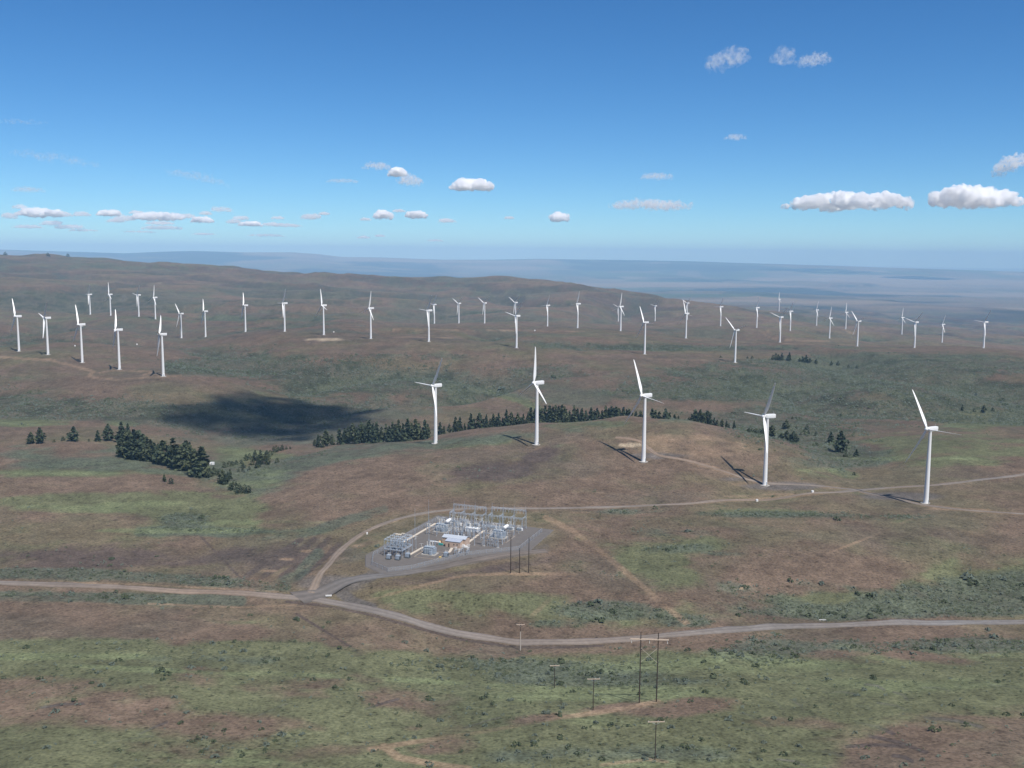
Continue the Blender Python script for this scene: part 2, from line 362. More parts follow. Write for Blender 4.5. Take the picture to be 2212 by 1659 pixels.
# --- bare tan ground and tracks
def track(pts, w, v=1.0, asp=1.6): stroke(tan, pts, w, v, asp)
blob(pale, 1362, 961, 26, 4.5, 1., hard=2); blob(pale, 1345, 946, 20, 2.5, .7); blob(tan, 1500, 970, 130, 22, .55); blob(tan, 1430, 945, 140, 9, .5)
blob(pale, 428, 1098, 21, 4.5, .0)
track([(0,771),(60,775),(110,778),(150,788),(185,797),(202,803),(192,812),(215,818),(260,819),(320,816),(390,811)], 4, .9)
track([(215,805),(240,801),(330,802),(310,810)], 3, .8); track([(0,812-50),(40,760)], 3, .4)
track([(660,737),(760,735)], 2, .3); track([(850,711),(1000,713),(1140,714),(1260,716)], 2.4, .7); track([(720,724),(860,728),(980,730)], 1.6, .5)
track([(1660,714),(1648,720),(1665,730),(1720,736),(1790,737)], 2.2, .8); track([(1820,712),(1860,726)], 2, .6); track([(1500,734),(1640,741),(1800,744),(1900,748)], 2.2, .5)
track([(1400,775),(1520,778),(1600,785),(1680,787)], 2.5, .5)
track([(1180,1118),(1240,1148),(1290,1185),(1340,1226),(1400,1277),(1440,1312),(1482,1345)], 9, .75); track([(1290,1196),(1240,1245),(1190,1292),(1150,1330)], 7, .45)
track([(1240,1240),(1090,1240),(1000,1243),(900,1268),(800,1296)], 5, .75); track([(1190,1190),(1060,1216)], 4, .5)
track([(1990,1110),(1900,1152),(1750,1210),(1640,1250),(1600,1272)], 3.5, .6)
track([(1420,1515),(1350,1531),(1200,1552),(1050,1580),(900,1602),(800,1618)], 8, .7); track([(830,1612),(860,1636),(930,1650),(1010,1660)], 11, .7); track([(1300,1652),(1400,1640),(1440,1646)], 6, .5)
track([(668,1284),(685,1252),(705,1225),(732,1193),(772,1160),(820,1135),(880,1116),(940,1105),(1010,1099),(1100,1098),(1200,1098),(1300,1096),(1400,1092),(1500,1087),(1600,1080),(1700,1074),(1800,1064),(1870,1058),(1950,1052),(2050,1045),(2130,1035),(2280,1017)], 4.0, .7)
track([(1870,1059),(1800,1053),(1720,1047),(1650,1043),(1600,1031),(1540,1011),(1480,994),(1425,984),(1400,968),(1378,952)], 5, .7); track([(1860,1062),(1930,1076),(2010,1093),(2100,1103),(2280,1116)], 5, .9)
track([(0,1256),(300,1262),(600,1278)], 3, .7, 2); track([(320,1304),(520,1312),(640,1306)], 3, .6); track([(660,1270),(690,1240),(720,1200)], 6, .5)
for a in [(660,1190,14,3,.8),(620,1208,16,3,.8),(580,1233,20,3,.8),(775,1180,16,4,.7),(735,1205,20,4,.6),(1250,1107,30,2.5,.8),(1130,1108,20,3,.5),(1690,1068,60,3,.6),(1600,1072,60,3,.5),(2060,1100,80,3,.9),(1930,1095,110,4,.5),(1620,1046,60,6,.6),(790,1162,14,4,.5)]: blob(tan, *a)
blob(gravel, 1690, 1050, 90, 9, .9); blob(gravel, 1960, 1072, 100, 10, .9); blob(gravel, 1420, 985, 70, 7, .8); blob(gravel, 1600, 1035, 60, 5, .6); blob(gravel, 1150, 955, 60, 3, .4)
blob(gravel, 720, 1262, 90, 22, .8); blob(gravel, 760, 1200, 60, 20, .45); stroke(gravel, [(800,1240),(1000,1212),(1180,1185)], 10, .7); blob(gravel, 1180, 1160, 60, 14, .4)
stroke(brown, [(800,1262),(950,1250),(1100,1222),(1200,1205)], 10, .6)
stroke(gravel, [(800,1312),(760,1298),(738,1280),(745,1262),(800,1246)], 15, 1.2, 1.5); stroke(gravel, [(640,1288),(700,1275),(760,1255)], 13, 1.2, 1.5)
stroke(brown, [(620,1300),(700,1308),(800,1328),(900,1356),(1000,1382),(1100,1397),(1200,1399),(1300,1395)], 4, .8, 1.4)  # shaded bank under the county road's lower edge, painted into the ground colour
stroke(brown, [(430,1155),(525,1255)], 2.2, .9); stroke(brown, [(640,1326),(700,1362),(768,1404)], 2.4, .9)  # two thin dark diagonal lines drawn in the ground colour
# dark lichen rock ribs on the right-hand foreground slope
for a in [((1895,1518),(1960,1535)),((1870,1478),(1910,1490)),((1710,1512),(1740,1545)),((1650,1508),(1690,1530)),((1780,1495),(1850,1500)),((1930,1495),(1960,1512)),((1990,1485),(2050,1492)),((2140,1480),(2212,1492)),((1600,1540),(1660,1565)),
          ((1850,1560),(1930,1585)),((1880,1590),(2000,1625)),((1740,1622),(1820,1632)),((1830,1612),(1950,1612)),((1590,1570),(1650,1590)),((2000,1550),(2120,1570)),((1730,1538),(1760,1548)),((1850,1524),(1880,1535)),((1680,1640),(1740,1655)),((1930,1632),(1970,1645)),
          ((300,1586),(360,1560)),((230,1605),(330,1590)),((790,1532),(860,1510)),((560,1545),(620,1520)),((1005,1572),(1080,1550)),((90,1528),(180,1520))]:
    w = 5 if a[0][0] > 1500 else 3
    mx, my = (a[0][0] + a[1][0]) / 2, (a[0][1] + a[1][1]) / 2
    stroke(brown, [a[0], (mx + 6, my - 3), a[1]], w, 1.3, 1.3)
    stroke(gravel, [a[0], (mx + 6, my - 3), a[1]], w * .7, .5, 1.3)

# noise frays every edge, then soils and plants mix
q1 = fbm(GX, GY, 26, 4, 0.6, 20); q2 = fbm(GX, GY, 60, 4, 0.6, 21); q3 = fbm(GX, GY, 140, 4, 0.6, 22); q4 = fbm(GX, GY, 9, 3, 0.6, 23)
fray = (q1 - .5) * 1.0 + (q2 - .5) * 0.9
def frayed(L, k=1.0, lo=.28, hi=.78): return ss(lo, hi, L + fray * k * (L > 0.02))
ambient_green = ss(0.46, 0.66, q3) * 0.40 + ss(0.50, 0.66, q2) * 0.25
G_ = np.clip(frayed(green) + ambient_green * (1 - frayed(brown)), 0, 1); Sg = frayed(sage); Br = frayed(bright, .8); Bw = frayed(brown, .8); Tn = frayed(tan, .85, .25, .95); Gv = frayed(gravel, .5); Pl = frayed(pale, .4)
def mixc(c, col, f): return c * (1 - f[..., None]) + np.array(col) * f[..., None]
col = np.empty(GX.shape + (3,)); col[:] = (0.158, 0.114, 0.082)
col = mixc(col, (0.164, 0.114, 0.080), ss(0.48, 0.68, q3) * .7)
col = mixc(col, (0.128, 0.104, 0.076), ss(0.50, 0.7, fbm(GX, GY, 95, 4, .6, 30)) * .7)
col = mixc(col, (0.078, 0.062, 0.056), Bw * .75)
col = mixc(col, (0.122, 0.137, 0.070), G_ * .82)
col = mixc(col, (0.098, 0.116, 0.084), Sg * (.74 - .22 * ss(1100, 1500, GD)))
col = mixc(col, (0.170, 0.198, 0.100), Br * .60)
col = mixc(col, (0.270, 0.190, 0.125), Tn * .72)
col = mixc(col, (0.125, 0.112, 0.104), Gv * .85)
col = mixc(col, (0.42, 0.34, 0.24), Pl * .85)
col *= (1 + (q1 - .5) * .5 + (q4 - .5) * .45)[..., None]
# far farmland on the plains: strips of irrigated green, stubble, fallow
fm = ss(11000, 15000, GD) * (1 - ss(44000, 52000, GD))
cell = np.floor(GX / 800 + fbm(GX, GY, 3000, 2, .5, 40) * 2) * 7.13 + np.floor(GY / 1500) * 3.71
hh = np.abs(np.sin(cell * 12.9898) * 43758.5453) % 1.0
fcol = np.where((hh < .35)[..., None], (0.075, 0.10, 0.055), np.where((hh < .6)[..., None], (0.06, 0.075, 0.05), np.where((hh < .9)[..., None], (0.13, 0.115, 0.085), (0.19, 0.17, 0.13))))
plain = ss(.42, .55, fbm(GX, GY, 9000, 3, .5, 41)) * fm * ss(600, 640, np.where(GPY < 660, GPX * .25 + 360, 0))
col = col * (1 - plain[..., None] * .9) + fcol * plain[..., None] * .9
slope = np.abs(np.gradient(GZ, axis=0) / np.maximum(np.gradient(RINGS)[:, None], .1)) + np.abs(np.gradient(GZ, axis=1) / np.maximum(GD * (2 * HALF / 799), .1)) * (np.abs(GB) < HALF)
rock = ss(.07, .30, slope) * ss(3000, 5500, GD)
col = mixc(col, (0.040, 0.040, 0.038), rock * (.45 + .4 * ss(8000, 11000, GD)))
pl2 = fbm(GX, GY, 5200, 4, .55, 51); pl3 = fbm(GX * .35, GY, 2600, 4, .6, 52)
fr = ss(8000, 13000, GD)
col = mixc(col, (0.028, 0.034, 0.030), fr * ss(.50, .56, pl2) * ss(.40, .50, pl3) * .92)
col = mixc(col, (0.23, 0.18, 0.13), fr * ss(.50, .60, pl3) * ss(.46, .54, 1 - pl2) * .8)
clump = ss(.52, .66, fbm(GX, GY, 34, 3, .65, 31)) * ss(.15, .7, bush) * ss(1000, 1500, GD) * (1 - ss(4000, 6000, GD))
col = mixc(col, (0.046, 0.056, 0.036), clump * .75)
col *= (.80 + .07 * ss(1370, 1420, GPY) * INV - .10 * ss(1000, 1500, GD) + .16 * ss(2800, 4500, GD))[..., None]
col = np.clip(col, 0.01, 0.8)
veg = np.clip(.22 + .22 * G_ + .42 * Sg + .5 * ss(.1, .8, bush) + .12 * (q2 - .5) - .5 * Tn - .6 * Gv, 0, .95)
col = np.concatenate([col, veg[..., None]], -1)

# ------------------------------------------------------------------ materials
def mat(name, rgb, rough=0.8, metal=0.0, var=0.12, scale=3.0, spec=0.3, worn=False):
    m = bpy.data.materials.new(name); m.use_nodes = True; n, l = m.node_tree.nodes, m.node_tree.links
    b = n['Principled BSDF']; b.inputs['Roughness'].default_value = rough; b.inputs['Metallic'].default_value = metal
    b.inputs['Specular IOR Level'].default_value = spec
    tc = n.new('ShaderNodeTexCoord'); t = n.new('ShaderNodeTexNoise'); t.inputs['Scale'].default_value = scale; t.inputs['Detail'].default_value = 4
    l.new(tc.outputs['Object'], t.inputs['Vector'])
    mp = n.new('ShaderNodeMapRange'); mp.inputs[3].default_value = 1 - var; mp.inputs[4].default_value = 1 + var; l.new(t.outputs['Fac'], mp.inputs[0])
    mx = n.new('ShaderNodeVectorMath'); mx.operation = 'SCALE'; mx.inputs[0].default_value = rgb[:3]; l.new(mp.outputs[0], mx.inputs['Scale'])
    if worn:
        at = n.new('ShaderNodeAttribute'); at.attribute_name = 'soil'; mw = n.new('ShaderNodeVectorMath'); mw.operation = 'MULTIPLY'
        l.new(mx.outputs[0], mw.inputs[0]); l.new(at.outputs['Color'], mw.inputs[1]); l.new(mw.outputs[0], b.inputs['Base Color'])
    else: l.new(mx.outputs[0], b.inputs['Base Color'])
    return m

def ground_mat():
    m = bpy.data.materials.new('rangeland'); m.use_nodes = True; n, l = m.node_tree.nodes, m.node_tree.links
    b = n['Principled BSDF']; b.inputs['Roughness'].default_value = 0.95; b.inputs['Specular IOR Level'].default_value = 0.1
    at = n.new('ShaderNodeAttribute'); at.attribute_name = 'soil'
    ge = n.new('ShaderNodeNewGeometry')
    def noise(scale, det, rough=.6):
        t = n.new('ShaderNodeTexNoise'); t.inputs['Scale'].default_value = scale; t.inputs['Detail'].default_value = det; t.inputs['Roughness'].default_value = rough
        l.new(ge.outputs['Position'], t.inputs['Vector']); return t
    def rng(src, a, b_, c, d):
        r = n.new('ShaderNodeMapRange'); r.inputs[1].default_value = a; r.inputs[2].default_value = b_; r.inputs[3].default_value = c; r.inputs[4].default_value = d
        l.new(src, r.inputs[0]); return r
    def mul(a, b_):
        r = n.new('ShaderNodeMath'); r.operation = 'MULTIPLY'; l.new(a, r.inputs[0]); l.new(b_, r.inputs[1]); return r
    f1 = rng(noise(0.55, 5).outputs['Fac'], .3, .7, .66, 1.50)
    f2 = rng(noise(0.12, 4).outputs['Fac'], .3, .7, .82, 1.18)
    f3 = rng(noise(0.02, 5, .7).outputs['Fac'], .3, .7, .86, 1.14)
    tuft = rng(noise(0.85, 3, .7).outputs['Fac'], .60, .68, 1.0, .55)
    def spots(scale, r0, r1, dark, jit=1.0):
        vo = n.new('ShaderNodeTexVoronoi'); vo.feature = 'F1'; vo.inputs['Scale'].default_value = scale; vo.inputs['Randomness'].default_value = jit
        fl = n.new('ShaderNodeVectorMath'); fl.operation = 'MULTIPLY'; fl.inputs[1].default_value = (1, 1, .0); l.new(ge.outputs['Position'], fl.inputs[0]); l.new(fl.outputs[0], vo.inputs['Vector'])
        sp = rng(vo.outputs['Distance'], r0, r1, 1, 0)
        sc_ = n.new('ShaderNodeSeparateColor'); l.new(vo.outputs['Color'], sc_.inputs[0])
        df = n.new('ShaderNodeMath'); df.operation = 'SUBTRACT'; l.new(at.outputs['Alpha'], df.inputs[0]); l.new(sc_.outputs[0], df.inputs[1])
        on = rng(df.outputs[0], -.02, .06, 0, 1); m_ = mul(sp.outputs[0], on.outputs[0])
        sz_ = rng(sc_.outputs[1], 0, 1, .35, 1.0); m2 = mul(m_.outputs[0], sz_.outputs[0])
        return rng(m2.outputs[0], 0, 1, 1, dark)
    v1 = spots(.30, .12, .40, .28); v2 = spots(.60, .15, .45, .42); v3 = spots(.13, .10, .36, .50)
    vv = mul(mul(v1.outputs[0], v2.outputs[0]).outputs[0], v3.outputs[0])
    f1 = mul(f1.outputs[0], vv.outputs[0])
    f = mul(mul(f1.outputs[0], f2.outputs[0]).outputs[0], mul(f3.outputs[0], tuft.outputs[0]).outputs[0])
    sc = n.new('ShaderNodeVectorMath'); sc.operation = 'SCALE'; l.new(at.outputs['Color'], sc.inputs[0]); l.new(f.outputs[0], sc.inputs['Scale'])
    # slight hue drift: straw among the green, red soil among the grey
    mx = n.new('ShaderNodeMix'); mx.data_type = 'RGBA'; l.new(sc.outputs[0], mx.inputs['A']); mx.inputs['B'].default_value = (.175, .150, .095, 1)
    hv = rng(noise(0.3, 5, .7).outputs['Fac'], .55, .72, 0, .22); l.new(hv.outputs[0], mx.inputs['Factor'])
    l.new(mx.outputs['Result'], b.inputs['Base Color'])
    bp = n.new('ShaderNodeBump'); bp.inputs['Strength'].default_value = .5; bp.inputs['Distance'].default_value = .5
    l.new(noise(0.7, 4).outputs['Fac'], bp.inputs['Height']); l.new(bp.outputs[0], b.inputs['Normal'])
    return m

# ------------------------------------------------------------------ scene-graph helpers
def link(o, parent=None):
    C.objects.link(o)
    if parent is not None: o.parent = parent
    return o

def tag(o, label=None, cat=None, group=None, kind=None):
    if label: o['label'] = label
    if cat: o['category'] = cat
    if group: o['group'] = group
    if kind: o['kind'] = kind
    return o

def thing(name, label, cat, loc=(0, 0, 0), rz=0.0, group=None):
    o = bpy.data.objects.new(name, None); o.location = loc; o.rotation_euler = (0, 0, rz); o.empty_display_size = 0.1
    return tag(link(o), label, cat, group)

def mesh_obj(name, verts, faces, material, parent=None, smooth=False):
    me = bpy.data.meshes.new(name); me.from_pydata([tuple(v) for v in verts], [], faces); me.materials.append(material)
    if smooth: me.polygons.foreach_set('use_smooth', [True] * len(me.polygons))
    me.update()
    return link(bpy.data.objects.new(name, me), parent)

def share(name, me, parent=None, loc=(0, 0, 0), rot=(0, 0, 0), scale=None):
    o = bpy.data.objects.new(name, me); o.location = loc; o.rotation_euler = rot
    if scale is not None: o.scale = scale
    return link(o, parent)

def copy_tree(src, loc, rz=None, scale=None):
    o = src.copy(); C.objects.link(o); o.location = loc
    if rz is not None: o.rotation_euler = (0, 0, rz)
    if scale is not None: o.scale = scale
    for ch in src.children:
        c = ch.copy(); C.objects.link(c); c.parent = o
        for g in ch.children:
            d = g.copy(); C.objects.link(d); d.parent = c
    return o

class MB:
    """collects boxes, tubes, lathes; build() makes one mesh object"""
    def __init__(s): s.v = []; s.f = []
    def box(s, c, d, rz=0.0, M=None):
        x, y, z = d[0] / 2, d[1] / 2, d[2] / 2; n = len(s.v); ca, sa = math.cos(rz), math.sin(rz)
        for dx, dy, dz in [(-x,-y,-z),(x,-y,-z),(x,y,-z),(-x,y,-z),(-x,-y,z),(x,-y,z),(x,y,z),(-x,y,z)]:
            s.v.append((c[0] + dx * ca - dy * sa, c[1] + dx * sa + dy * ca, c[2] + dz))
        s.f += [tuple(n + i for i in q) for q in [(0,3,2,1),(4,5,6,7),(0,1,5,4),(1,2,6,5),(2,3,7,6),(3,0,4,7)]]
        return s
    def tube(s, a, b, r0, r1=None, n=8, cap=True):
        a, b = Vector(a), Vector(b); r1 = r0 if r1 is None else r1; d = (b - a).normalized()
        u = d.cross(Vector((0, 0, 1)) if abs(d.z) < .95 else Vector((1, 0, 0))).normalized(); w = d.cross(u); k = len(s.v)
        for p, r in ((a, r0), (b, r1)):
            for i in range(n):
                t = 2 * math.pi * i / n; s.v.append(tuple(p + u * (r * math.cos(t)) + w * (r * math.sin(t))))
        for i in range(n):
            j = (i + 1) % n; s.f.append((k + i, k + n + i, k + n + j, k + j))
        if cap: s.f.append(tuple(k + i for i in range(n))); s.f.append(tuple(k + n + i for i in reversed(range(n))))
        return s
    def lathe(s, prof, n=16, base=(0, 0, 0), axis='Z'):
        k = len(s.v)
        for r, z in prof:
            for i in range(n):
                t = 2 * math.pi * i / n; x, y = r * math.cos(t), r * math.sin(t)
                p = (x, y, z) if axis == 'Z' else ((z, x, y) if axis == 'X' else (x, z, y))
                s.v.append((base[0] + p[0], base[1] + p[1], base[2] + p[2]))
        for a in range(len(prof) - 1):
            for i in range(n):
                j = (i + 1) % n; q = (k + a * n + i, k + a * n + j, k + (a + 1) * n + j, k + (a + 1) * n + i)
                s.f.append(q if axis != 'Y' else q[::-1])
        return s
    def mesh(s, name, m, smooth=False):
        me = bpy.data.meshes.new(name); me.from_pydata(s.v, [], s.f); me.materials.append(m)
        if smooth: me.polygons.foreach_set('use_smooth', [True] * len(me.polygons))
        me.update(); return me
    def build(s, name, m, parent=None, smooth=False, loc=(0, 0, 0), rot=(0, 0, 0)):
        return share(name, s.mesh(name, m, smooth), parent, loc, rot)

def grid_mesh(name, X, Y, Z, material, wrap=False, colour=None, kind='structure'):
    r, c = X.shape; v = np.stack([X, Y, Z], -1).reshape(-1, 3).astype(np.float32)
    cols = np.arange(c if wrap else c - 1); rows = np.arange(r - 1)
    R_, K = np.meshgrid(rows, cols, indexing='ij'); K2 = (K + 1) % c
    f = np.stack([R_ * c + K, (R_ + 1) * c + K, (R_ + 1) * c + K2, R_ * c + K2], -1).reshape(-1, 4)
    me = bpy.data.meshes.new(name); me.vertices.add(len(v)); me.vertices.foreach_set('co', v.ravel())
    me.loops.add(f.size); me.loops.foreach_set('vertex_index', f.ravel().astype(np.int32))
    me.polygons.add(len(f)); me.polygons.foreach_set('loop_start', np.arange(0, f.size, 4, dtype=np.int32))
    me.polygons.foreach_set('use_smooth', np.ones(len(f), bool))
    me.update(calc_edges=True); me.materials.append(material)
    if colour is not None:
        a = me.color_attributes.new('soil', 'FLOAT_COLOR', 'POINT')
        rgba = np.ones((len(v), 4), np.float32); rgba[:, :colour.shape[-1]] = colour.reshape(-1, colour.shape[-1]); a.data.foreach_set('color', rgba.ravel())
    o = link(bpy.data.objects.new(name, me)); o['kind'] = kind
    return o

# the ground sheet (with its middle filled by one small fan)
gX = np.vstack([np.zeros((1, NB)), GX]); gY = np.vstack([np.zeros((1, NB)), GY]); gZ = np.vstack([np.full((1, NB), GZ[0].mean()), GZ])
gC = np.concatenate([col[:1], col], 0)
gX[0] = np.sin(BEAR) * .01; gY[0] = np.cos(BEAR) * .01
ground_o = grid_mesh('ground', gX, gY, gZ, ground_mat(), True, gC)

# ------------------------------------------------------------------ air
def haze():
    ztop = max(CZ, float(GZ.max())) + 12.0; zbot = float(GZ.min()) - 1.0; r = 90000.0
    m = bpy.data.materials.new('haze_air'); m.use_nodes = True; n, l = m.node_tree.nodes, m.node_tree.links
    n.clear(); out = n.new('ShaderNodeOutputMaterial'); p = n.new('ShaderNodeVolumePrincipled')
    p.inputs['Color'].default_value = (0.38, 0.68, 1.0, 1); p.inputs['Absorption Color'].default_value = (.18, .18, .18, 1); p.inputs['Density'].default_value = 3.9e-5; p.inputs['Anisotropy'].default_value = -0.28
    l.new(p.outputs[0], out.inputs['Volume'])
    b = MB().box((0, 0, (ztop + zbot) / 2), (2 * r, 2 * r, ztop - zbot)).build('haze', m)
    b['kind'] = 'stuff'
haze()

# ------------------------------------------------------------------ gravel roads and the yard, draped on the ground
M = dict(
    road=mat('gravel_road', (0.180, 0.156, 0.136), .95, 0, .30, .35, .2, True), track=mat('dirt_track', (0.185, 0.150, 0.120), .95, 0, .30, .3, .2, True), apron=mat('apron_gravel', (0.128, 0.115, 0.105), .95, 0, .22, .25, .2, True), yard=mat('yard_gravel', (0.128, 0.115, 0.105), .95, 0, .22, .25),
    tower=mat('tower_white', (0.80, 0.80, 0.78), .38, 0, .02, .3, .45), blade=mat('blade_white', (0.82, 0.82, 0.80), .35, 0, .02, .2, .5),
    concrete=mat('concrete', (0.36, 0.34, 0.31), .9, 0, .15, 2), steel=mat('galvanised_steel', (0.38, 0.44, 0.51), .5, .2, .15, 1.5),
    greysteel=mat('grey_paint', (0.33, 0.38, 0.43), .5, 0, .12, 1.5), dark=mat('dark_steel', (0.09, 0.10, 0.11), .6, 0, .2, 2),
    white=mat('white_paint', (0.78, 0.78, 0.76), .5, 0, .06, 1.5), cream=mat('cream_porcelain', (0.62, 0.60, 0.55), .35, 0, .06, 3),
    tanwall=mat('tan_block', (0.52, 0.39, 0.30), .9, 0, .10, 1.2), roof=mat('roof_metal', (0.50, 0.54, 0.59), .4, .2, .08, .8), blueroof=mat('wing_roof', (0.40, 0.44, 0.51), .45, .1, .10, .8),
    trench=mat('trench_lid', (0.56, 0.49, 0.40), .9, 0, .10, 1.5), kerb=mat('kerb', (0.33, 0.28, 0.23), .9, 0, .1, 1.5),
    orange=mat('orange_paint', (0.62, 0.38, 0.18), .6), teal=mat('teal_tarp', (0.05, 0.30, 0.28), .7), yellow=mat('yellow_paint', (0.72, 0.52, 0.16), .6),
    wood=mat('creosoted_wood', (0.055, 0.040, 0.030), .9, 0, .3, 1.5), arm=mat('pale_timber', (0.58, 0.46, 0.36), .8, 0, .12, 2), bark=mat('bark', (0.10, 0.065, 0.045), .95, 0, .3, 2),
    fibre=mat('pale_pole', (0.50, 0.45, 0.38), .8, 0, .15, 2), pine=mat('pine_needles', (0.050, 0.068, 0.036), .85, 0, .35, .5), pine2=mat('pine_needles_light', (0.072, 0.086, 0.042), .85, 0, .35, .5),
    shrub=mat('sagebrush_leaves', (0.095, 0.115, 0.090), .9, 0, .3, 1.2), shrub2=mat('bitterbrush_leaves', (0.052, 0.066, 0.034), .9, 0, .3, 1.2), door=mat('door_brown', (0.10, 0.07, 0.05), .6), glass=mat('dark_glass', (0.03, 0.04, 0.05), .1, 0, .02, 1, .5),
)
def chain(pts, step=4.0):
    P = []
    for p in pts:
        g = ground(*p)
        if g is not None: P.append(g[:2])
    P = np.array(P); out = []
    Q = np.vstack([2 * P[0] - P[1], P, 2 * P[-1] - P[-2]])
    for i in range(1, len(Q) - 2):
        a, b, c, d = Q[i - 1], Q[i], Q[i + 1], Q[i + 2]; n = max(2, int(np.linalg.norm(c - b) / step))
        for k in range(n):
            t = k / n
            out.append(.5 * (2 * b + (c - a) * t + (2 * a - 5 * b + 4 * c - d) * t * t + (3 * b - a - 3 * c + d) * t ** 3))
    out.append(P[-1]); return np.array(out)

def road(name, pts, width, lift=.22, step=4.0, material=None):
    L = chain(pts, step); T = np.gradient(L, axis=0); T /= np.linalg.norm(T, axis=1)[:, None] + 1e-9
    Nn = np.stack([T[:, 1], -T[:, 0]], 1); w = (width if callable(width) else (lambda s: width))
    s = np.linspace(0, 1, len(L)); wd = np.array([w(t) for t in s])
    wob = .35 * np.sin(np.arange(len(L)) * .9) + .3 * np.sin(np.arange(len(L)) * .37 + 2)
    cols = []
    for f, lo in ((-.5, -.5), (-.42, 0), (-.2, .03), (0, .06), (.2, .03), (.42, 0), (.5, -.5)):
        off = f * wd + (wob if abs(f) > .4 else 0) * (1 if f > 0 else -1)
        X = L[:, 0] + Nn[:, 0] * off; Y = L[:, 1] + Nn[:, 1] * off
        Z = np.array([max(hgt(x, y), hgt(l[0], l[1]) - .4) for x, y, l in zip(X, Y, L)]) + lift + lo
        cols.append((X, Y, Z))
    X, Y, Z = [np.stack([c[i] for c in cols], 1) for i in range(3)]
    wear = np.array([.62, .86, 1.20, .92, 1.20, .90, .66])[None, :] * (1 + (fbm(X, Y, 14, 3, .6, 60) - .5) * .5)
    warm = 1 + (fbm(X, Y, 120, 2, .5, 61) - .5) * .35
    return grid_mesh(name, X, Y, Z, material or M['road'], colour=np.stack([wear * warm, wear, wear / warm, np.ones_like(wear)], -1))

road('county_road', [(-60,1255),(0,1259),(150,1264),(300,1271),(450,1279),(600,1288),(700,1298),(800,1317),(900,1344),(1000,1370),(1100,1385),(1200,1387),(1300,1384),(1400,1377),(1500,1367),(1600,1359),(1700,1353),(1850,1349),(2000,1346),(2212,1344),(2280,1343)], 9.5, .30, 4)
road('access_road', [(640,1291),(690,1283),(735,1262),(790,1247),(860,1240),(950,1226),(1030,1209),(1100,1197),(1180,1190)], lambda t: 9 + 14 * max(0, 1 - t * 5), .36, 3, M['apron'])
road('loop_track', [(668,1284),(685,1252),(705,1225),(732,1193),(772,1160),(820,1135),(880,1116),(940,1105),(1010,1099),(1100,1098),(1200,1098),(1300,1096),(1400,1092),(1500,1087),(1600,1080),(1700,1074),(1800,1064),(1870,1058),(1950,1052),(2050,1045),(2130,1035),(2280,1017)], 6.0, .26, 5, M['track'])
road('ridge_track', [(1870,1059),(1800,1053),(1720,1047),(1650,1043),(1600,1031),(1540,1011),(1480,994),(1425,984),(1400,968),(1378,952),(1330,945)], 5.5, .24, 5, M['track'])
road('spur_track', [(1860,1062),(1930,1076),(2010,1093),(2100,1103),(2280,1116)], 5.0, .24, 5, M['track'])

PAD = [(118,-5),(0,-6),(-22,6),(-33,26),(-12,42),(24,64),(48,90),(56,97),(112,96)]
def pad():
    v = [];
    for u, w in PAD:
        p = yard(u, w); v.append((p[0], p[1], .45))
    c = yard(50, 45); n = len(v); v.append((c[0], c[1], .45))
    f = [(i, (i + 1) % n, n) for i in range(n)]
    for i in range(n):
        x, y, _ = v[i]; q = np.array([x, y]) - c; q = c + q * 1.02; v.append((q[0], q[1], -.6))
    f += [(i, n + 1 + i, n + 1 + (i + 1) % n, (i + 1) % n) for i in range(n)]
    o = mesh_obj('yard_pad', v, f, M['yard']); o['kind'] = 'structure'
    # faces must look up
    me = o.data
    for p in me.polygons:
        if p.normal.z < -0.1: p.flip()
pad()
PZ = .45

# ------------------------------------------------------------------ wind turbines
def blade_mesh():
    st = [(0, 1.9, 1.9, 0), (1.2, 1.9, 1.9, 0), (4, 2.4, 1.35, 16), (8, 3.6, .85, 12), (13, 3.2, .62, 8), (20, 2.6, .46, 5), (28, 1.9, .32, 3), (35, 1.25, .20, 1), (38, .7, .10, 0), (38.8, .08, .03, 0)]
    v, f, n = [], [], 12
    for z, c, th, tw in st:
        a = math.radians(78 + tw * .6)          # parked rotor: blades feathered
        for i in range(n):
            t = 2 * math.pi * i / n
            y = math.cos(t) * c / 2 - (c - 1.9) * .22 * (1 if z > 1.3 else 0); x = math.sin(t) * th / 2 * (1 + .35 * math.cos(t) * (z > 2))
            X_ = x * math.cos(a) - y * math.sin(a); Y_ = x * math.sin(a) + y * math.cos(a)
            v.append((X_ - .0011 * z * z, Y_, z))
    for s in range(len(st) - 1):
        for i in range(n):
            j = (i + 1) % n; f.append((s * n + i, s * n + j, (s + 1) * n + j, (s + 1) * n + i))
    f.append(tuple(range((len(st) - 1) * n, len(st) * n)))
    me = bpy.data.meshes.new('blade'); me.from_pydata(v, [], f); me.materials.append(M['blade'])
    me.polygons.foreach_set('use_smooth', [True] * len(me.polygons)); me.update(); return me

def nacelle_mesh():
    st = [(-2.6, 2.5, 2.6, -.1), (-2.0, 3.2, 3.4, 0), (-.5, 3.5, 3.9, 0.05), (4.0, 3.5, 4.0, .1), (7.2, 3.35, 3.9, .15), (7.7, 3.0, 3.5, .2)]
    v, f = [], []; n = 12
    for x, w, h, dz in st:
        for i in range(n):
            t = 2 * math.pi * (i + .5) / n; c, s = math.cos(t), math.sin(t)
            q = max(abs(c), abs(s)) ** .75
            v.append((x, c / q * w / 2, 67 + dz + s / q * h / 2))
    for a in range(len(st) - 1):
        for i in range(n):
            j = (i + 1) % n; f.append((a * n + i, (a + 1) * n + i, (a + 1) * n + j, a * n + j))
    f.append(tuple(range(n))); f.append(tuple(reversed(range((len(st) - 1) * n, len(st) * n))))
    m = bpy.data.meshes.new('nacelle'); m.from_pydata(v, [], f); m.materials.append(M['tower']); m.update(); return m

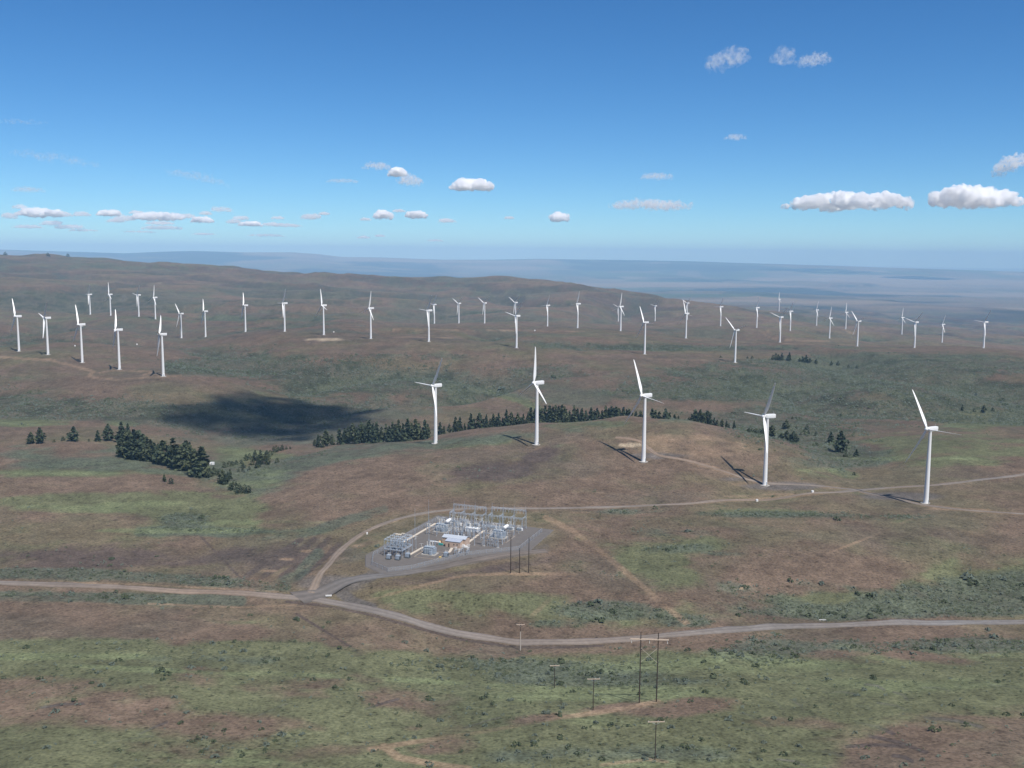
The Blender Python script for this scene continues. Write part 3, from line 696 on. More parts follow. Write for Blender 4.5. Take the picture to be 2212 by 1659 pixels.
ME_BLADE, ME_NAC = blade_mesh(), nacelle_mesh()
ME_TOWER = MB().lathe([(2.35, 0.0), (2.2, .6), (2.12, 6), (1.95, 20), (1.68, 40), (1.42, 55), (1.25, 64.6), (1.25, 65.2)], 28).mesh('tower', M['tower'], True)
ME_BASE = MB().lathe([(4.6, -2.5), (4.6, .18), (2.6, .32), (.05, .33)], 24).mesh('foundation', M['concrete'])
ME_SPIN = MB().lathe([(1.55, -2.7), (1.7, -3.2), (1.7, -4.9), (1.5, -5.6), (1.0, -6.15), (.4, -6.4), (.01, -6.45)], 16, (0, 0, 67), 'X').mesh('spinner', M['blade'], True)
ME_DOOR = MB().box((0, -2.22, 2.2), (1.0, .12, 2.2)).mesh('door', M['greysteel'])
ME_STEP = MB().box((0, -2.9, .55), (1.4, 1.2, .7)).mesh('steps', M['concrete'])
ME_VANE = MB().tube((6.2, .6, 69), (6.2, .6, 70.6), .05).box((6.2, .6, 70.6), (.6, .1, .2)).mesh('wind_vane', M['greysteel'])
ME_HATCH = MB().box((7.75, 0, 67.2), (.12, 2.2, 2.3)).mesh('rear_grille', M['dark'])
TG = 'white three-bladed wind turbines standing on the hills'
T_LABEL = [
 "leftmost turbine of the whole photo, at the left edge of the hilltop group of five", "second turbine from the left edge, on the left hilltop beside the bent tan track", "middle turbine of the left hilltop group of five, one blade pointing straight up",
 "fourth turbine from the left edge in the left hilltop group, above the tan track loop", "rightmost and nearest turbine of the left hilltop group of five, end of the tan loop",
 "far small turbine, leftmost of four in front of the dark scarp at far left", "far small turbine, second of four before the dark scarp, blade straight up", "far small turbine, third of four before the dark scarp at far left", "far small turbine, rightmost of the four before the dark scarp at far left",
 "turbine just right of the left hilltop group, standing lower, blade leaning up left", "turbine second to the right of the left hilltop group, with one near level blade", "turbine third to the right of the left hilltop group, in the second row", "turbine left of the straight-up blade one above the pale bare patch", "turbine with a blade straight up standing at the left end of the pale bare patch",
 "turbine alone right of the pale bare patch, one blade up and one down right", "turbine in the second row left of centre, in front of a smaller turbine close behind", "small turbine close behind a larger one, left of centre in the back row", "small back row turbine with blades raised in a V, left of a similar pair", "small back row turbine with blades raised in a V, right of a similar pair",
 "small back row turbine whose tower foot hides behind a larger turbine at centre", "turbine in the second row just left above the tallest upright blade of the front row", "small back row turbine right of centre, left of two thin ones in the gap", "small back row turbine right of centre, right of two thin ones in the gap", "tiny turbine half hidden behind a larger one with a blade straight up",
 "turbine with a blade straight up standing in front of a tiny half hidden one", "turbine with a blade leaning up left, above the third of the front row", "tiny distant turbine right of the one leaning up left above the third front row turbine", "turbine overlapping a tiny one directly behind it, right of centre", "tiny turbine seen through the blades of the turbine in front of it",
 "small back row turbine right of the overlapping pair", "large second row turbine with a long blade leaning up left, beside the far pine clump", "small back row turbine right of the large one leaning up left", "tiny turbine directly behind another, its blade up, right third of the back row", "second row turbine in the right third with a tiny one directly behind it", "small back row turbine just right of an overlapping pair in the right third",
 "small distant turbine with a blade straight up, alone in the right third", "small turbine in the right third at the end of a curved tan track", "tiny turbine left of the larger one with a long blade leaning up left at right", "right hand second row turbine with long blade up left, next to a tiny one", "small turbine left of the third last large one near the right edge", "turbine near the right edge with a smaller turbine to its left",
 "smallest short turbine near the right edge, between two taller ones", "rightmost turbine of the photo, far back near the right edge",
 "leftmost front row turbine, one blade level to the left, before the pine belt", "front row turbine second from left, the tallest with a blade straight up", "front row turbine in the middle of five, beside the cream bare patch", "front row turbine second from right, dark shaded blade up and white blade crossing its tower", "nearest and largest turbine, front row far right, blade leaning up left"]

def turbine(k, px, py, D, yaw, ph):
    if D > 3900 and ground(px, py) is not None:
        d = ray(px, py); h = math.hypot(d[0], d[1])
        X, Y = d[0] / h * D, d[1] / h * D
        g = np.array([X, Y, hgt(X, Y)])
    else:
        g = ground(px, py)
        if abs(math.hypot(g[0], g[1]) / D - 1) > .06:
            d = ray(px, py); h = math.hypot(d[0], d[1]); g = np.array([d[0] / h * D, d[1] / h * D, 0]); g[2] = hgt(g[0], g[1])
    t = thing('wind_turbine', T_LABEL[k], 'wind turbine', (g[0], g[1], g[2] + .05), math.radians(yaw), TG)
    share('foundation', ME_BASE, t); share('tower', ME_TOWER, t)
    nc = share('nacelle', ME_NAC, t); share('wind_vane', ME_VANE, nc); share('rear_grille', ME_HATCH, nc)
    share('spinner', ME_SPIN, t); share('door', ME_DOOR, t, rot=(0, 0, math.radians(20))); share('steps', ME_STEP, t, rot=(0, 0, math.radians(20)))
    for i in range(3):
        share('blade', ME_BLADE, t, (-4.2, 0, 67), (math.radians(ph + 120 * i), math.radians(6), 0))
    # crane pad: bare gravel ring
    return t
for k, a in enumerate(TURB): turbine(k, *a)

# ------------------------------------------------------------------ substation
def Y3(u, v, z=0.0): p = yard(u, v); return (float(p[0]), float(p[1]), PZ + z)
YR = math.atan2(SV[1], SV[0])                     # local x = v (to the right), local y = u (away)

# chain-link fence
def fence_mat():
    m = bpy.data.materials.new('chain_link'); m.use_nodes = True; n, l = m.node_tree.nodes, m.node_tree.links
    b = n['Principled BSDF']; b.inputs['Base Color'].default_value = (.50, .52, .54, 1); b.inputs['Metallic'].default_value = .3; b.inputs['Roughness'].default_value = .5
    tr = n.new('ShaderNodeBsdfTransparent'); mx = n.new('ShaderNodeMixShader'); mx.inputs[0].default_value = .26
    l.new(tr.outputs[0], mx.inputs[1]); l.new(b.outputs[0], mx.inputs[2]); l.new(mx.outputs[0], n['Material Output'].inputs['Surface']); return m
M['link'] = fence_mat()
FENCE = [(103,90),(52,90),(47,84),(24,58.5),(-17,38),(-28,26),(-19,9),(0,0),(30,0),(60,0),(106,2)]
ft = thing('chain_link_fence', 'grey chain link fence running all round the substation yard', 'fence', Y3(50, 45))
inv = Matrix.Translation(Vector(Y3(50, 45))).inverted()
me_post = MB().tube((0, 0, -.4), (0, 0, 2.9), .07, n=6).mesh('fence_post', M['steel'])
for (u0, v0), (u1, v1) in zip(FENCE[:-1], FENCE[1:]):
    L = math.hypot(u1 - u0, v1 - v0); n = max(1, round(L / 6))
    for i in range(n):
        a = Vector(Y3(u0 + (u1 - u0) * i / n, v0 + (v1 - v0) * i / n)) ; b = Vector(Y3(u0 + (u1 - u0) * (i + 1) / n, v0 + (v1 - v0) * (i + 1) / n))
        la, lb = inv @ a, inv @ b
        share('fence_post', me_post, ft, la)
        mb = MB().tube(la + Vector((0, 0, 2.75)), lb + Vector((0, 0, 2.75)), .05, n=5, cap=False)
        mesh_obj('fence_panel', [la, lb, lb + Vector((0, 0, 2.7)), la + Vector((0, 0, 2.7))], [(0, 1, 2, 3)], M['link'], ft)
        mb.build('top_rail', M['steel'], ft)
share('fence_post', me_post, ft, inv @ Vector(Y3(*FENCE[-1])))

def lattice_post(mb, x, y, h, w0=1.1, w1=.7, bays=7):
    cs = [(-1, -1), (1, -1), (1, 1), (-1, 1)]
    for sx, sy in cs: mb.tube((x + sx * w0 / 2, y + sy * w0 / 2, 0), (x + sx * w1 / 2, y + sy * w1 / 2, h), .075, .06, 4, False)
    for k in range(bays):
        z0, z1 = h * k / bays, h * (k + 1) / bays; wa = (w0 + (w1 - w0) * k / bays) / 2; wb = (w0 + (w1 - w0) * (k + 1) / bays) / 2
        for i in range(4):
            a, b = cs[i], cs[(i + 1) % 4]
            if k % 2: a, b = b, a
            mb.tube((x + a[0] * wa, y + a[1] * wa, z0), (x + b[0] * wb, y + b[1] * wb, z1), .038, n=4, cap=False)
    return mb
def lattice_beam(mb, a, b, w=.8, bays=None):
    a, b = Vector(a), Vector(b); L = (b - a).length; bays = bays or max(4, int(L / 1.3)); d = (b - a) / L; s = Vector((-d.y, d.x, 0)).normalized() * (w / 2); up = Vector((0, 0, w / 2))
    for p in (s + up, s - up, -s + up, -s - up): mb.tube(a + p, b + p, .06, n=4, cap=False)
    for k in range(bays):
        p0, p1 = a + d * (L * k / bays), a + d * (L * (k + 1) / bays); f = 1 if k % 2 else -1
        mb.tube(p0 + s + up * f, p1 + s - up * f, .032, n=4, cap=False); mb.tube(p0 - s + up * f, p1 - s - up * f, .032, n=4, cap=False)
        mb.tube(p0 + s * f + up, p1 - s * f + up, .032, n=4, cap=False)
    return mb
def insulator(r=.16, h=1.6, n=5):
    prof = [(r * .5, 0)]
    for i in range(n):
        z = h * (i + .2) / n; prof += [(r * .5, z), (r * 1.25, z + h * .3 / n), (r * .5, z + h * .6 / n)]
    prof.append((r * .4, h)); return prof
ME_INS = MB().lathe(insulator(), 8).mesh('insulator', M['cream'])
ME_INS_G = MB().lathe(insulator(.2, 2.2, 6), 8).mesh('insulator', M['greysteel'])

# two rows of steel line gantries at the far side
def gantry(label, v0, v1, u):
    t = thing('line_gantry', label, 'gantry', Y3(u, v0), YR, 'steel lattice line gantries at the back of the yard')
    L = v1 - v0; n = 3
    for i in range(n + 1):
        c = lattice_post(MB(), L * i / n, 0, 14.5, 1.2, .8, 8).build('column', M['steel'], t)
        MB().tube((L * i / n, 0, 14.5), (L * i / n, 0, 18.0), .08, .03, 5).build('lightning_spike', M['steel'], c)
        c2 = lattice_post(MB(), L * i / n, -7.5, 10.0, 1.1, .8, 6).build('column', M['steel'], t)
        lattice_beam(MB(), (L * i / n, 0, 9.6), (L * i / n, -7.5, 9.6), .7).build('cross_beam', M['steel'], t)
    for i in range(n):
        lattice_beam(MB(), (L * i / n, 0, 14.2), (L * (i + 1) / n, 0, 14.2), .9).build('upper_beam', M['steel'], t)
        lattice_beam(MB(), (L * i / n, -7.5, 9.6), (L * (i + 1) / n, -7.5, 9.6), .9).build('lower_beam', M['steel'], t)
        for j in range(3):
            x = L * (i + (j + .7) / 3.4) / n
            share('insulator', ME_INS_G, t, (x, -.2, 11.5)); share('insulator', ME_INS_G, t, (x, -7.5, 7.2))
            MB().tube((x, -.2, 11.6), (x, -7.5, 9.3), .03, n=4).build('jumper', M['dark'], t)
gantry('left steel lattice line gantry with four tall columns at the back of the yard', 15.6, 43, 104.5)
gantry('right steel lattice line gantry with four tall columns, nearest the back right corner', 47, 75, 107.5)

# power transformers
def transformer(label, u, v, sc=1.0, cons=True, flip=1):
    t = thing('power_transformer', label, 'transformer', Y3(u, v), YR, 'grey power transformers in the substation'); t.scale = (sc, sc, sc)
    MB().box((0, 0, .25), (8.5, 6.5, .5)).build('plinth', M['concrete'], t)
    MB().box((0, 0, 2.5), (5.6, 3.0, 4.0)).build('tank', M['greysteel'], t)
    MB().box((0, 0, 4.58), (5.9, 3.3, .16)).build('tank_lid', M['greysteel'], t)
    for sx in (-1, 1):
        for k in range(5):
            MB().box((sx * (3.15 + .0), -1.3 + k * .65, 2.4), (.7, .42, 3.2)).build('radiator', M['greysteel'], t)
    for k in range(4):
        MB().box((-1.9 + 1.25 * k, -1.95, 2.3), (.8, .7, 3.0)).build('radiator', M['greysteel'], t)
    for k in range(3):
        b = share('bushing', ME_INS, t, (-1.7 + 1.7 * k, .6, 4.66), (0.18, 0, 0), (1.3, 1.3, 1.7)); share('bushing', ME_INS, t, (-1.2 + 1.2 * k, -.9, 4.66), (-.15, 0, 0), (.9, .9, .9))
    if cons:
        c = MB().lathe([(.01, -2.6), (.85, -2.5), (.95, -2.3), (.95, 2.3), (.85, 2.5), (.01, 2.6)], 14, (3.1, 2.3, 6.1), 'Y').build('oil_conservator', M['white'], t, True)
        for y in (1.0, 3.6): MB().tube((3.1, y, .5), (3.1, y, 5.3), .13, n=6).build('conservator_stand', M['greysteel'], t)
    MB().box((1.6, -2.6, 1.5), (1.1, .6, 1.9)).build('control_cabinet', M['steel'], t)
    # surge arresters and steel on the low side
    for k in range(3): MB().tube((-1.6 + 1.6 * k, 3.0, .5), (-1.6 + 1.6 * k, 3.0, 7.2), .10, n=6).build('bus_riser', M['steel'], t)
    MB().tube((-2.6, 3.0, 7.2), (2.6, 3.0, 7.2), .12, n=6).build('bus_bar', M['steel'], t)
transformer('left rear power transformer with white oil cylinder by the pale cable trench', 75, 18.5, 1.35)
transformer('right rear power transformer with white oil cylinder inside the yard', 75.5, 65.5, 1.35)
transformer('front power transformer without oil cylinder, in front of the tan building', 18.5, 35, 1.25, False)

# containment kerbs round the transformers
for lab, u, v, a, b in [('low tan kerb ring round the front transformer', 17, 36, 17, 17), ('low tan kerb ring round the left rear transformer', 76, 19, 19, 19), ('low tan kerb ring round the right rear transformer', 75, 65, 20, 19)]:
    t = thing('containment_kerb', lab, 'kerb', Y3(u, v), YR, 'containment kerbs')
    for c, d in [((-a / 2, 0), (.35, b)), ((a / 2, 0), (.35, b)), ((0, -b / 2), (a - .36, .35)), ((0, b / 2), (a - .36, .35))]:
        MB().box((c[0], c[1], .15), (d[0], d[1], .3)).build('kerb_wall', M['kerb'], t)

# cable trenches: rows of lids
ME_LID = {}
def trench(label, pts, w=1.9):
    u0, v0 = pts[0]; o = Vector(Y3(u0, v0)); t = thing('cable_trench', label, 'cable trench', o, 0, 'cable trenches with pale concrete lids')
    for (ua, va), (ub, vb) in zip(pts[:-1], pts[1:]):
        a = Vector(Y3(ua, va)) - o; b = Vector(Y3(ub, vb)) - o; L = (b - a).length; n = max(1, round(L / 1.6)); ang = math.atan2((b - a).y, (b - a).x)
        if w not in ME_LID: ME_LID[w] = MB().box((0, 0, .16), (1.5, w, .3)).mesh('trench_lid', M['trench'])
        for i in range(n):
            p = a + (b - a) * ((i + .5) / n)
            share('trench_lid', ME_LID[w], t, (p.x, p.y, rnd.uniform(0, .03)), (0, 0, ang))
trench('long pale cable trench along the left fence of the yard', [(38,4.5),(94,4.5)])
trench('pale cable trench running back from the tan building', [(53,49),(90,47.5)])
trench('pale bent cable trench from the capacitor racks to the front transformer', [(9,22.5),(32,23.5),(31,29)])
trench('short pale cable trench between front transformer and tan building', [(24,43),(28,46),(38,43.5)])

# control building
def building():
    t = thing('control_building', 'tan control building with grey-blue metal roof in the middle of the yard', 'building', Y3(46, 42), YR); t.scale = (1.05, 1, 1.25)
    def gable(name, cx, cy, w, d, h, rise, m, ov=.5):
        v = []; x0, x1, y0, y1 = cx - w / 2 - ov, cx + w / 2 + ov, cy - d / 2 - ov, cy + d / 2 + ov
        for z in (0, .18):
            v += [(x0, y0, h + z), (x1, y0, h + z), (x1, y1, h + z), (x0, y1, h + z), (x0, cy, h + rise + z), (x1, cy, h + rise + z)]
        f = [(6,7,11,10),(9,10,11,8),(0,4,5,1),(3,2,5,4),(0,1,7,6),(2,3,9,8),(0,6,10,4),(4,10,9,3),(1,5,11,7),(5,2,8,11)]
        return mesh_obj(name, v, f, m, t)
    MB().box((0, 2.5, 2.1), (17.5, 8, 4.2)).build('wall', M['tanwall'], t)
    r = gable('roof', 0, 2.5, 17.5, 8, 4.22, 1.0, M['roof'], .3)
    for k in range(17): # standing seams
        x = -8.4 + k * 1.05; MB().tube((x, -1.8, 4.43), (x, 2.5, 5.42), .05, n=4).build('roof_seam', M['roof'], r)
    for x in (2.0, 6.0): MB().tube((x, 2.4, 5.2), (x, 2.4, 6.6), .28, n=8).build('roof_vent', M['white'], r)
    MB().box((1.2, -4.0, 1.7), (11, 5.0, 3.4)).build('front_wing', M['tanwall'], t)
    v = [(-4.6, -6.7, 3.42), (7.0, -6.7, 3.42), (7.0, -1.85, 4.1), (-4.6, -1.85, 4.1), (-4.6, -6.7, 3.6), (7.0, -6.7, 3.6), (7.0, -1.85, 4.28), (-4.6, -1.85, 4.28)]
    wr = mesh_obj('wing_roof', v, [(4,5,6,7),(0,3,2,1),(0,1,5,4),(1,2,6,5),(2,3,7,6),(3,0,4,7)], M['blueroof'], t)
    for k in range(11): MB().tube((-4.3 + 1.1 * k, -6.65, 3.63), (-4.3 + 1.1 * k, -1.95, 4.29), .04, n=4).build('roof_seam', M['blueroof'], wr)
    d = MB().box((-1.6, -6.54, 1.1), (.95, .08, 2.2)).build('door', M['door'], t); MB().box((-1.25, -6.6, 1.05), (.08, .06, .2)).build('handle', M['steel'], d)
    for x in (2.2, 4.6):
        w = MB().box((x, -6.53, 1.9), (.7, .06, .8)).build('window', M['glass'], t); MB().box((x, -6.56, 1.46), (.9, .1, .1)).build('window_sill', M['concrete'], w)
    for k in range(2): MB().box((7.6 + .9 * k, -3.2, 1.0), (.6, .8, 1.9)).build('air_conditioner', M['white'], t)
    MB().box((9.6, -3.0, .5), (2.4, 1.6, .9)).build('air_unit', M['white'], t)
building()

# equipment house, white
t = thing('equipment_house', 'low white metal equipment house between the two rear transformers', 'shed', Y3(84, 40), YR)
MB().box((0, 0, 1.5), (10.5, 4.0, 2.8)).build('wall', M['white'], t)
r_ = MB().box((0, 0, 3.02), (11, 4.5, .2)).build('roof', M['white'], t)
for k in range(4): MB().box((-3.6 + 2.4 * k, -2.04, 1.3), (.9, .06, 2.0)).build('door', M['greysteel'], t)
for k in range(3): MB().box((-3 + 3 * k, 0, 3.4), (1.2, 1.2, .5)).build('roof_vent', M['steel'], r_)

# capacitor racks
def rack():
    t = thing('capacitor_bank', 'tall grey steel capacitor rack at the left front of the yard', 'capacitor bank', Y3(3, 7), YR)
    W_, D_, H_ = 14.0, 16, 12.0
    for i in range(4):
        for j in range(4):
            x, y = W_ * i / 3, D_ * j / 3
            MB().tube((x, y, 0), (x, y, H_), .17, n=5).build('post', M['steel'], t)
    for z in (5.2, 11.8):
        for i in range(4):
            lattice_beam(MB(), (W_ * i / 3, 0, z), (W_ * i / 3, D_, z), .45, 9).build('rail', M['steel'], t)
            lattice_beam(MB(), (0, D_ * i / 3, z), (W_, D_ * i / 3, z), .45, 9).build('rail', M['steel'], t)
    me_can = MB().box((0, 0, .55), (1.3, .5, 1.1)).tube((-.35, 0, 1.1), (-.35, 0, 1.5), .08, n=5).tube((.35, 0, 1.1), (.35, 0, 1.5), .08, n=5).mesh('capacitor_can', M['greysteel'])
    for i in range(3):
        for j in range(3):
            for z in (5.5, 8.2):
                for q in (-1.1, 1.1): share('capacitor_can', me_can, t, (W_ * (i + .5) / 3 + q, D_ * (j + .5) / 3, z))
            for q in (-1.4, 0, 1.4): share('insulator', ME_INS, t, (W_ * (i + .5) / 3 + q, D_ * (j + .5) / 3, 12.0), scale=(.9, .9, .9))
    MB().box((4.2, 14.0, 12.3), (4.6, 2.2, .35)).build('walkway', M['trench'], t)
    MB().box((7.0, 15.8, 12.8), (2.4, 1.2, .35)).build('walkway', M['trench'], t)
rack()
def cube_unit(label, u, v):
    t = thing('reactor', label, 'electrical cabinet', Y3(u, v), YR, 'square grey cabinets in front of the capacitor rack')
    MB().box((0, 0, .35), (3.4, 3.2, .5)).build('plinth', M['dark'], t)
    MB().box((0, 0, 2.0), (2.7, 2.5, 2.6)).build('cabinet', M['steel'], t)
    MB().box((0, -1.27, 1.9), (1.1, .06, 2.0)).build('door', M['greysteel'], t)
    for q in (-.7, 0, .7): share('insulator', ME_INS, t, (q, .3, 3.3), scale=(.8, .8, .9))
    for sx in (-1, 1): MB().box((sx * 1.6, 0, 1.8), (.4, 1.8, 1.6)).build('radiator', M['dark'], t)
cube_unit('left square grey cabinet in front of the capacitor rack', -2.5, 13.5)
cube_unit('middle square grey cabinet in front of the capacitor rack', -1.5, 20.0)
cube_unit('right square grey cabinet in front of the capacitor rack, at the trench end', 5.5, 24.0)
cube_unit('white topped cabinet on legs right of the front transformer', 17.5, 48.0)

# breakers, switches, bus posts
def breaker(label, u, v, grp='dead tank circuit breakers in front of the gantries'):
    t = thing('circuit_breaker', label, 'circuit breaker', Y3(u, v), YR, grp)
    MB().box((0, 0, .25), (4.6, 2.2, .5)).build('plinth', M['concrete'], t)
    for q in (-1.4, 0, 1.4):
        MB().tube((q, -1.1, 2.2), (q, 1.1, 2.2), .45, n=10).build('tank', M['greysteel'], t)
        share('bushing', ME_INS, t, (q, -.7, 2.5), (.35, 0, 0), (1.1, 1.1, 1.5)); share('bushing', ME_INS, t, (q, .7, 2.5), (-.35, 0, 0), (1.1, 1.1, 1.5))
        MB().box((q, 0, 1.1), (.3, 1.4, 1.3)).build('leg', M['steel'], t)
    MB().box((2.4, 0, 1.6), (.8, 1.3, 2.0)).build('control_cabinet', M['white'], t)
BR = [(93,17,'leftmost'),(94,24,'second'),(96,31,'third'),(97,38,'fourth'),(97,52,'fifth'),(97.5,59,'sixth'),(98,66,'seventh'),(98.5,73,'rightmost')]
for u, v, wd in BR: breaker(f'{wd} circuit breaker counted along the back row under the gantries' if wd not in ('leftmost', 'rightmost') else f'{wd} circuit breaker of the back row under the gantries', u, v)
def switch_stand(label, u, v, w=6.0, h=6.2, rot=0.0, grp='disconnect switch stands and bus supports among the yard equipment'):
    t = thing('switch_stand', label, 'switch stand', Y3(u, v), YR + rot, grp)
    for sx in (-1, 1):
        MB().tube((sx * w / 2, 0, 0), (sx * w / 2, 0, h), .17, .14, 6).build('post', M['steel'], t)
        MB().tube((sx * w / 2, 0, h * .55), (sx * w / 4, 0, h), .08, n=5).build('brace', M['steel'], t)
    MB().box((0, 0, h + .12), (w + 1.2, .45, .25)).build('beam', M['steel'], t)
    for q in (-w / 2.6, 0, w / 2.6):
        share('insulator', ME_INS, t, (q, -.1, h + .25), scale=(1.1, 1.1, 1.1)); MB().tube((q, -1.3, h + 2.1), (q, 1.3, h + 2.25), .07, n=5).build('switch_blade', M['white'], t)
SW = [(86,14),(87,24),(64,14),(66,22),(84,60),(88,70),(66,60),(67,70),(90,30),(92,44),(72,33),(72,40),(66,36),(79,36),(62,38),(60,32),(88,50),(76,52),(70,50),(64,52),(58,66),(62,70),(25,52),(30,55),(34,58),(22,56),(28,60)]
SWN = ['behind the left rear transformer','left of the first back row breaker','in front of the left rear transformer','right in front of the left rear transformer','behind the right rear transformer, left side','behind the right rear transformer, right side','in front of the right rear transformer, left side','in front of the right rear transformer, right side',
 'in the middle behind the white equipment house','right behind the white equipment house','in the central lattice cluster, left front','in the central lattice cluster, front','in the central lattice cluster, nearest the building','in the central lattice cluster, back left','in the central cluster just behind the building roof','behind the left end of the building roof','beside the far end of the rear trench','beside the middle of the rear trench','left of the right rear transformer by the trench','near end of the rear trench',
 'under the portal frame, left','under the portal frame, right','low, left front of the building','low, middle front of the building','low, right front of the building','low, left of the front clearing','low, right of the front clearing']
for (u, v), s in zip(SW, SWN):
    low = s.startswith('low'); switch_stand('grey switch stand ' + s, u, v, 3.2 if low else 6.0, 3.0 if low else rnd.choice([5.4, 6.2, 7.0]), rnd.choice([0, 0, math.pi / 2]))

for u, v in [(58,30),(60,36),(63,43),(66,28),(69,45),(71,36),(74,31),(76,44),(78,40),(81,30),(80,47),(83,34),(88,36),(90,41),(91,33),(55,60),(57,70),(60,63),(63,73),(68,62),(71,74),(79,58),(81,68),(83,74),(86,64),(90,58),(91,68),(92,75),(62,20),(67,12),(70,25),(82,12),(84,22),(89,11),(90,25),(92,20),(27,20),(30,14),(26,12),(24,26)]:
    t = thing('bus_support', 'thin steel post topped by a pale insulator among the crowded yard equipment', 'bus support', Y3(u, v), YR, 'bus support posts in the yard'); h = rnd.choice([3.2, 4.4, 5.6, 7.0])
    MB().tube((0, 0, 0), (0, 0, h), .16, .12, 6).build('post', M['steel'], t); share('insulator', ME_INS, t, (0, 0, h), scale=(1.2, 1.2, 1.2)); MB().tube((-1.6, 0, h + 2.0), (1.6, 0, h + 2.0), .07, n=5).build('bus_bar', M['white'], t)
    MB().box((0, 0, .15), (.8, .8, .3)).build('footing', M['concrete'], t)

# A-frame cluster and the tall portal
def aframe(label, u, v, h):
    t = thing('lattice_tower', label, 'lattice tower', Y3(u, v), YR, 'central lattice towers')
    for sx in (-1, 1):
        m = MB()
        m.tube((sx * 3.2, -1.6, 0), (sx * .6, 0, h), .16, .12, 5); m.tube((sx * 3.2, 1.6, 0), (sx * .6, 0, h), .16, .12, 5)
        for k in range(6):
            z = h * k / 6.; f = 1 - k / 6.; g = 1 - (k + 1) / 6.
            m.tube((sx * (.6 + 2.6 * f), -1.6 * f, z), (sx * (.6 + 2.6 * g), 1.6 * g, z + h / 6), .06, n=4, cap=False)
        m.build('leg', M['steel'], t)
    lattice_beam(MB(), (-3.2, 0, h), (3.2, 0, h), .7).build('crossarm', M['steel'], t)
    for q in (-2.4, 0, 2.4): share('insulator', ME_INS, t, (q, 0, h - 2.2), scale=(1.2, 1.2, 1.2)); share('insulator', ME_INS, t, (q, 0, h + .4), scale=(1.2, 1.2, 1.2))
aframe('left lattice tower of the pair behind the building', 66, 33, 12.5); aframe('right lattice tower of the pair behind the building', 68, 41, 12.5)
t = thing('portal_frame', 'tall steel portal with slim legs at the right front of the yard', 'portal frame', Y3(51.5, 62.8), YR)
for x in (0, 11.0):
    lattice_post(MB(), x, 0, 15.5, 1.0, .7, 9).build('column', M['steel'], t); MB().box((x, 0, .15), (1.9, 1.9, .3)).build('footing', M['concrete'], t)
lattice_beam(MB(), (-1.5, 0, 15.2), (12.5, 0, 15.2), .9).build('crossbeam', M['steel'], t)
for q in (1.8, 5.5, 9.2): share('insulator', ME_INS_G, t, (q, 0, 12.6))
for x in (2.2, 5.2, 8.4):
    f_ = MB().tube((x, 1.2, 0), (x, 1.2, 5.0), .14, n=5).tube((x + 1.9, 1.2, 0), (x + 1.9, 1.2, 5.0), .14, n=5).tube((x, 1.2, 5), (x + 1.9, 1.2, 5), .14, n=5).tube((x, 1.2, 2.2), (x + 1.9, 1.2, 2.2), .1, n=5).build('support_frame', M['steel'], t)

# lightning masts
def mast(label, u, v, h=24):
    t = thing('lightning_mast', label, 'mast', Y3(u, v), 0, 'thin grey lightning masts in the yard')
    MB().tube((0, 0, 0), (0, 0, h), .20, .05, 8).build('shaft', M['steel'], t); MB().box((0, 0, .2), (1.0, 1.0, .4)).build('footing', M['concrete'], t)
for l, u, v in [('thin lightning mast by the left fence above the long trench', 48, 9), ('thin lightning mast by the left fence further back', 76, 7), ('thin lightning mast at the right rear transformer', 60, 74), ('thin lightning mast in the middle of the yard', 50, 56), ('thin lightning mast left of the front transformer', 34, 27)]: mast(l, u, v)

# stores left of the building
t = thing('pipe_rack', 'long white pipe on a low rack left of the tan building', 'rack', Y3(41, 29), YR)
for x in (-2.5, 0, 2.5): MB().box((x, 0, 1.0), (.2, .9, 2.0)).build('trestle', M['steel'], t)
MB().tube((-4.2, 0, 2.3), (4.2, 0, 2.3), .36, n=10).build('pipe', M['white'], t)
for lab, u, v in [('left orange cable reel beside the tan building', 45, 31), ('right orange cable reel beside the tan building', 45.5, 33.2)]:
    t = thing('cable_reel', lab, 'cable reel', Y3(u, v), YR, 'orange cable reels by the building')
    for x in (-.55, .55): MB().tube((x - .06, 0, 1.3), (x + .06, 0, 1.3), 1.3, n=16).build('flange', M['orange'], t)
    MB().tube((-.5, 0, 1.3), (.5, 0, 1.3), .7, n=12).build('cable_drum', M['yellow'], t)
t = thing('tarp_crate', 'teal covered crate beside the orange cable reels', 'crate', Y3(41.5, 33.0), YR)
MB().box((0, 0, .8), (3.4, 1.5, 1.1)).build('cover', M['teal'], t); MB().box((0, 0, .12), (3.2, 1.3, .2)).build('pallet', M['arm'], t)
t = thing('yellow_box', 'small yellow box on the gravel right of the front transformer kerb', 'box', Y3(13, 45.5), YR)
MB().box((0, 0, .5), (1.5, 1.0, .9)).build('case', M['yellow'], t); MB().box((0, 0, 1.0), (1.6, 1.1, .1)).build('lid', M['yellow'], t)

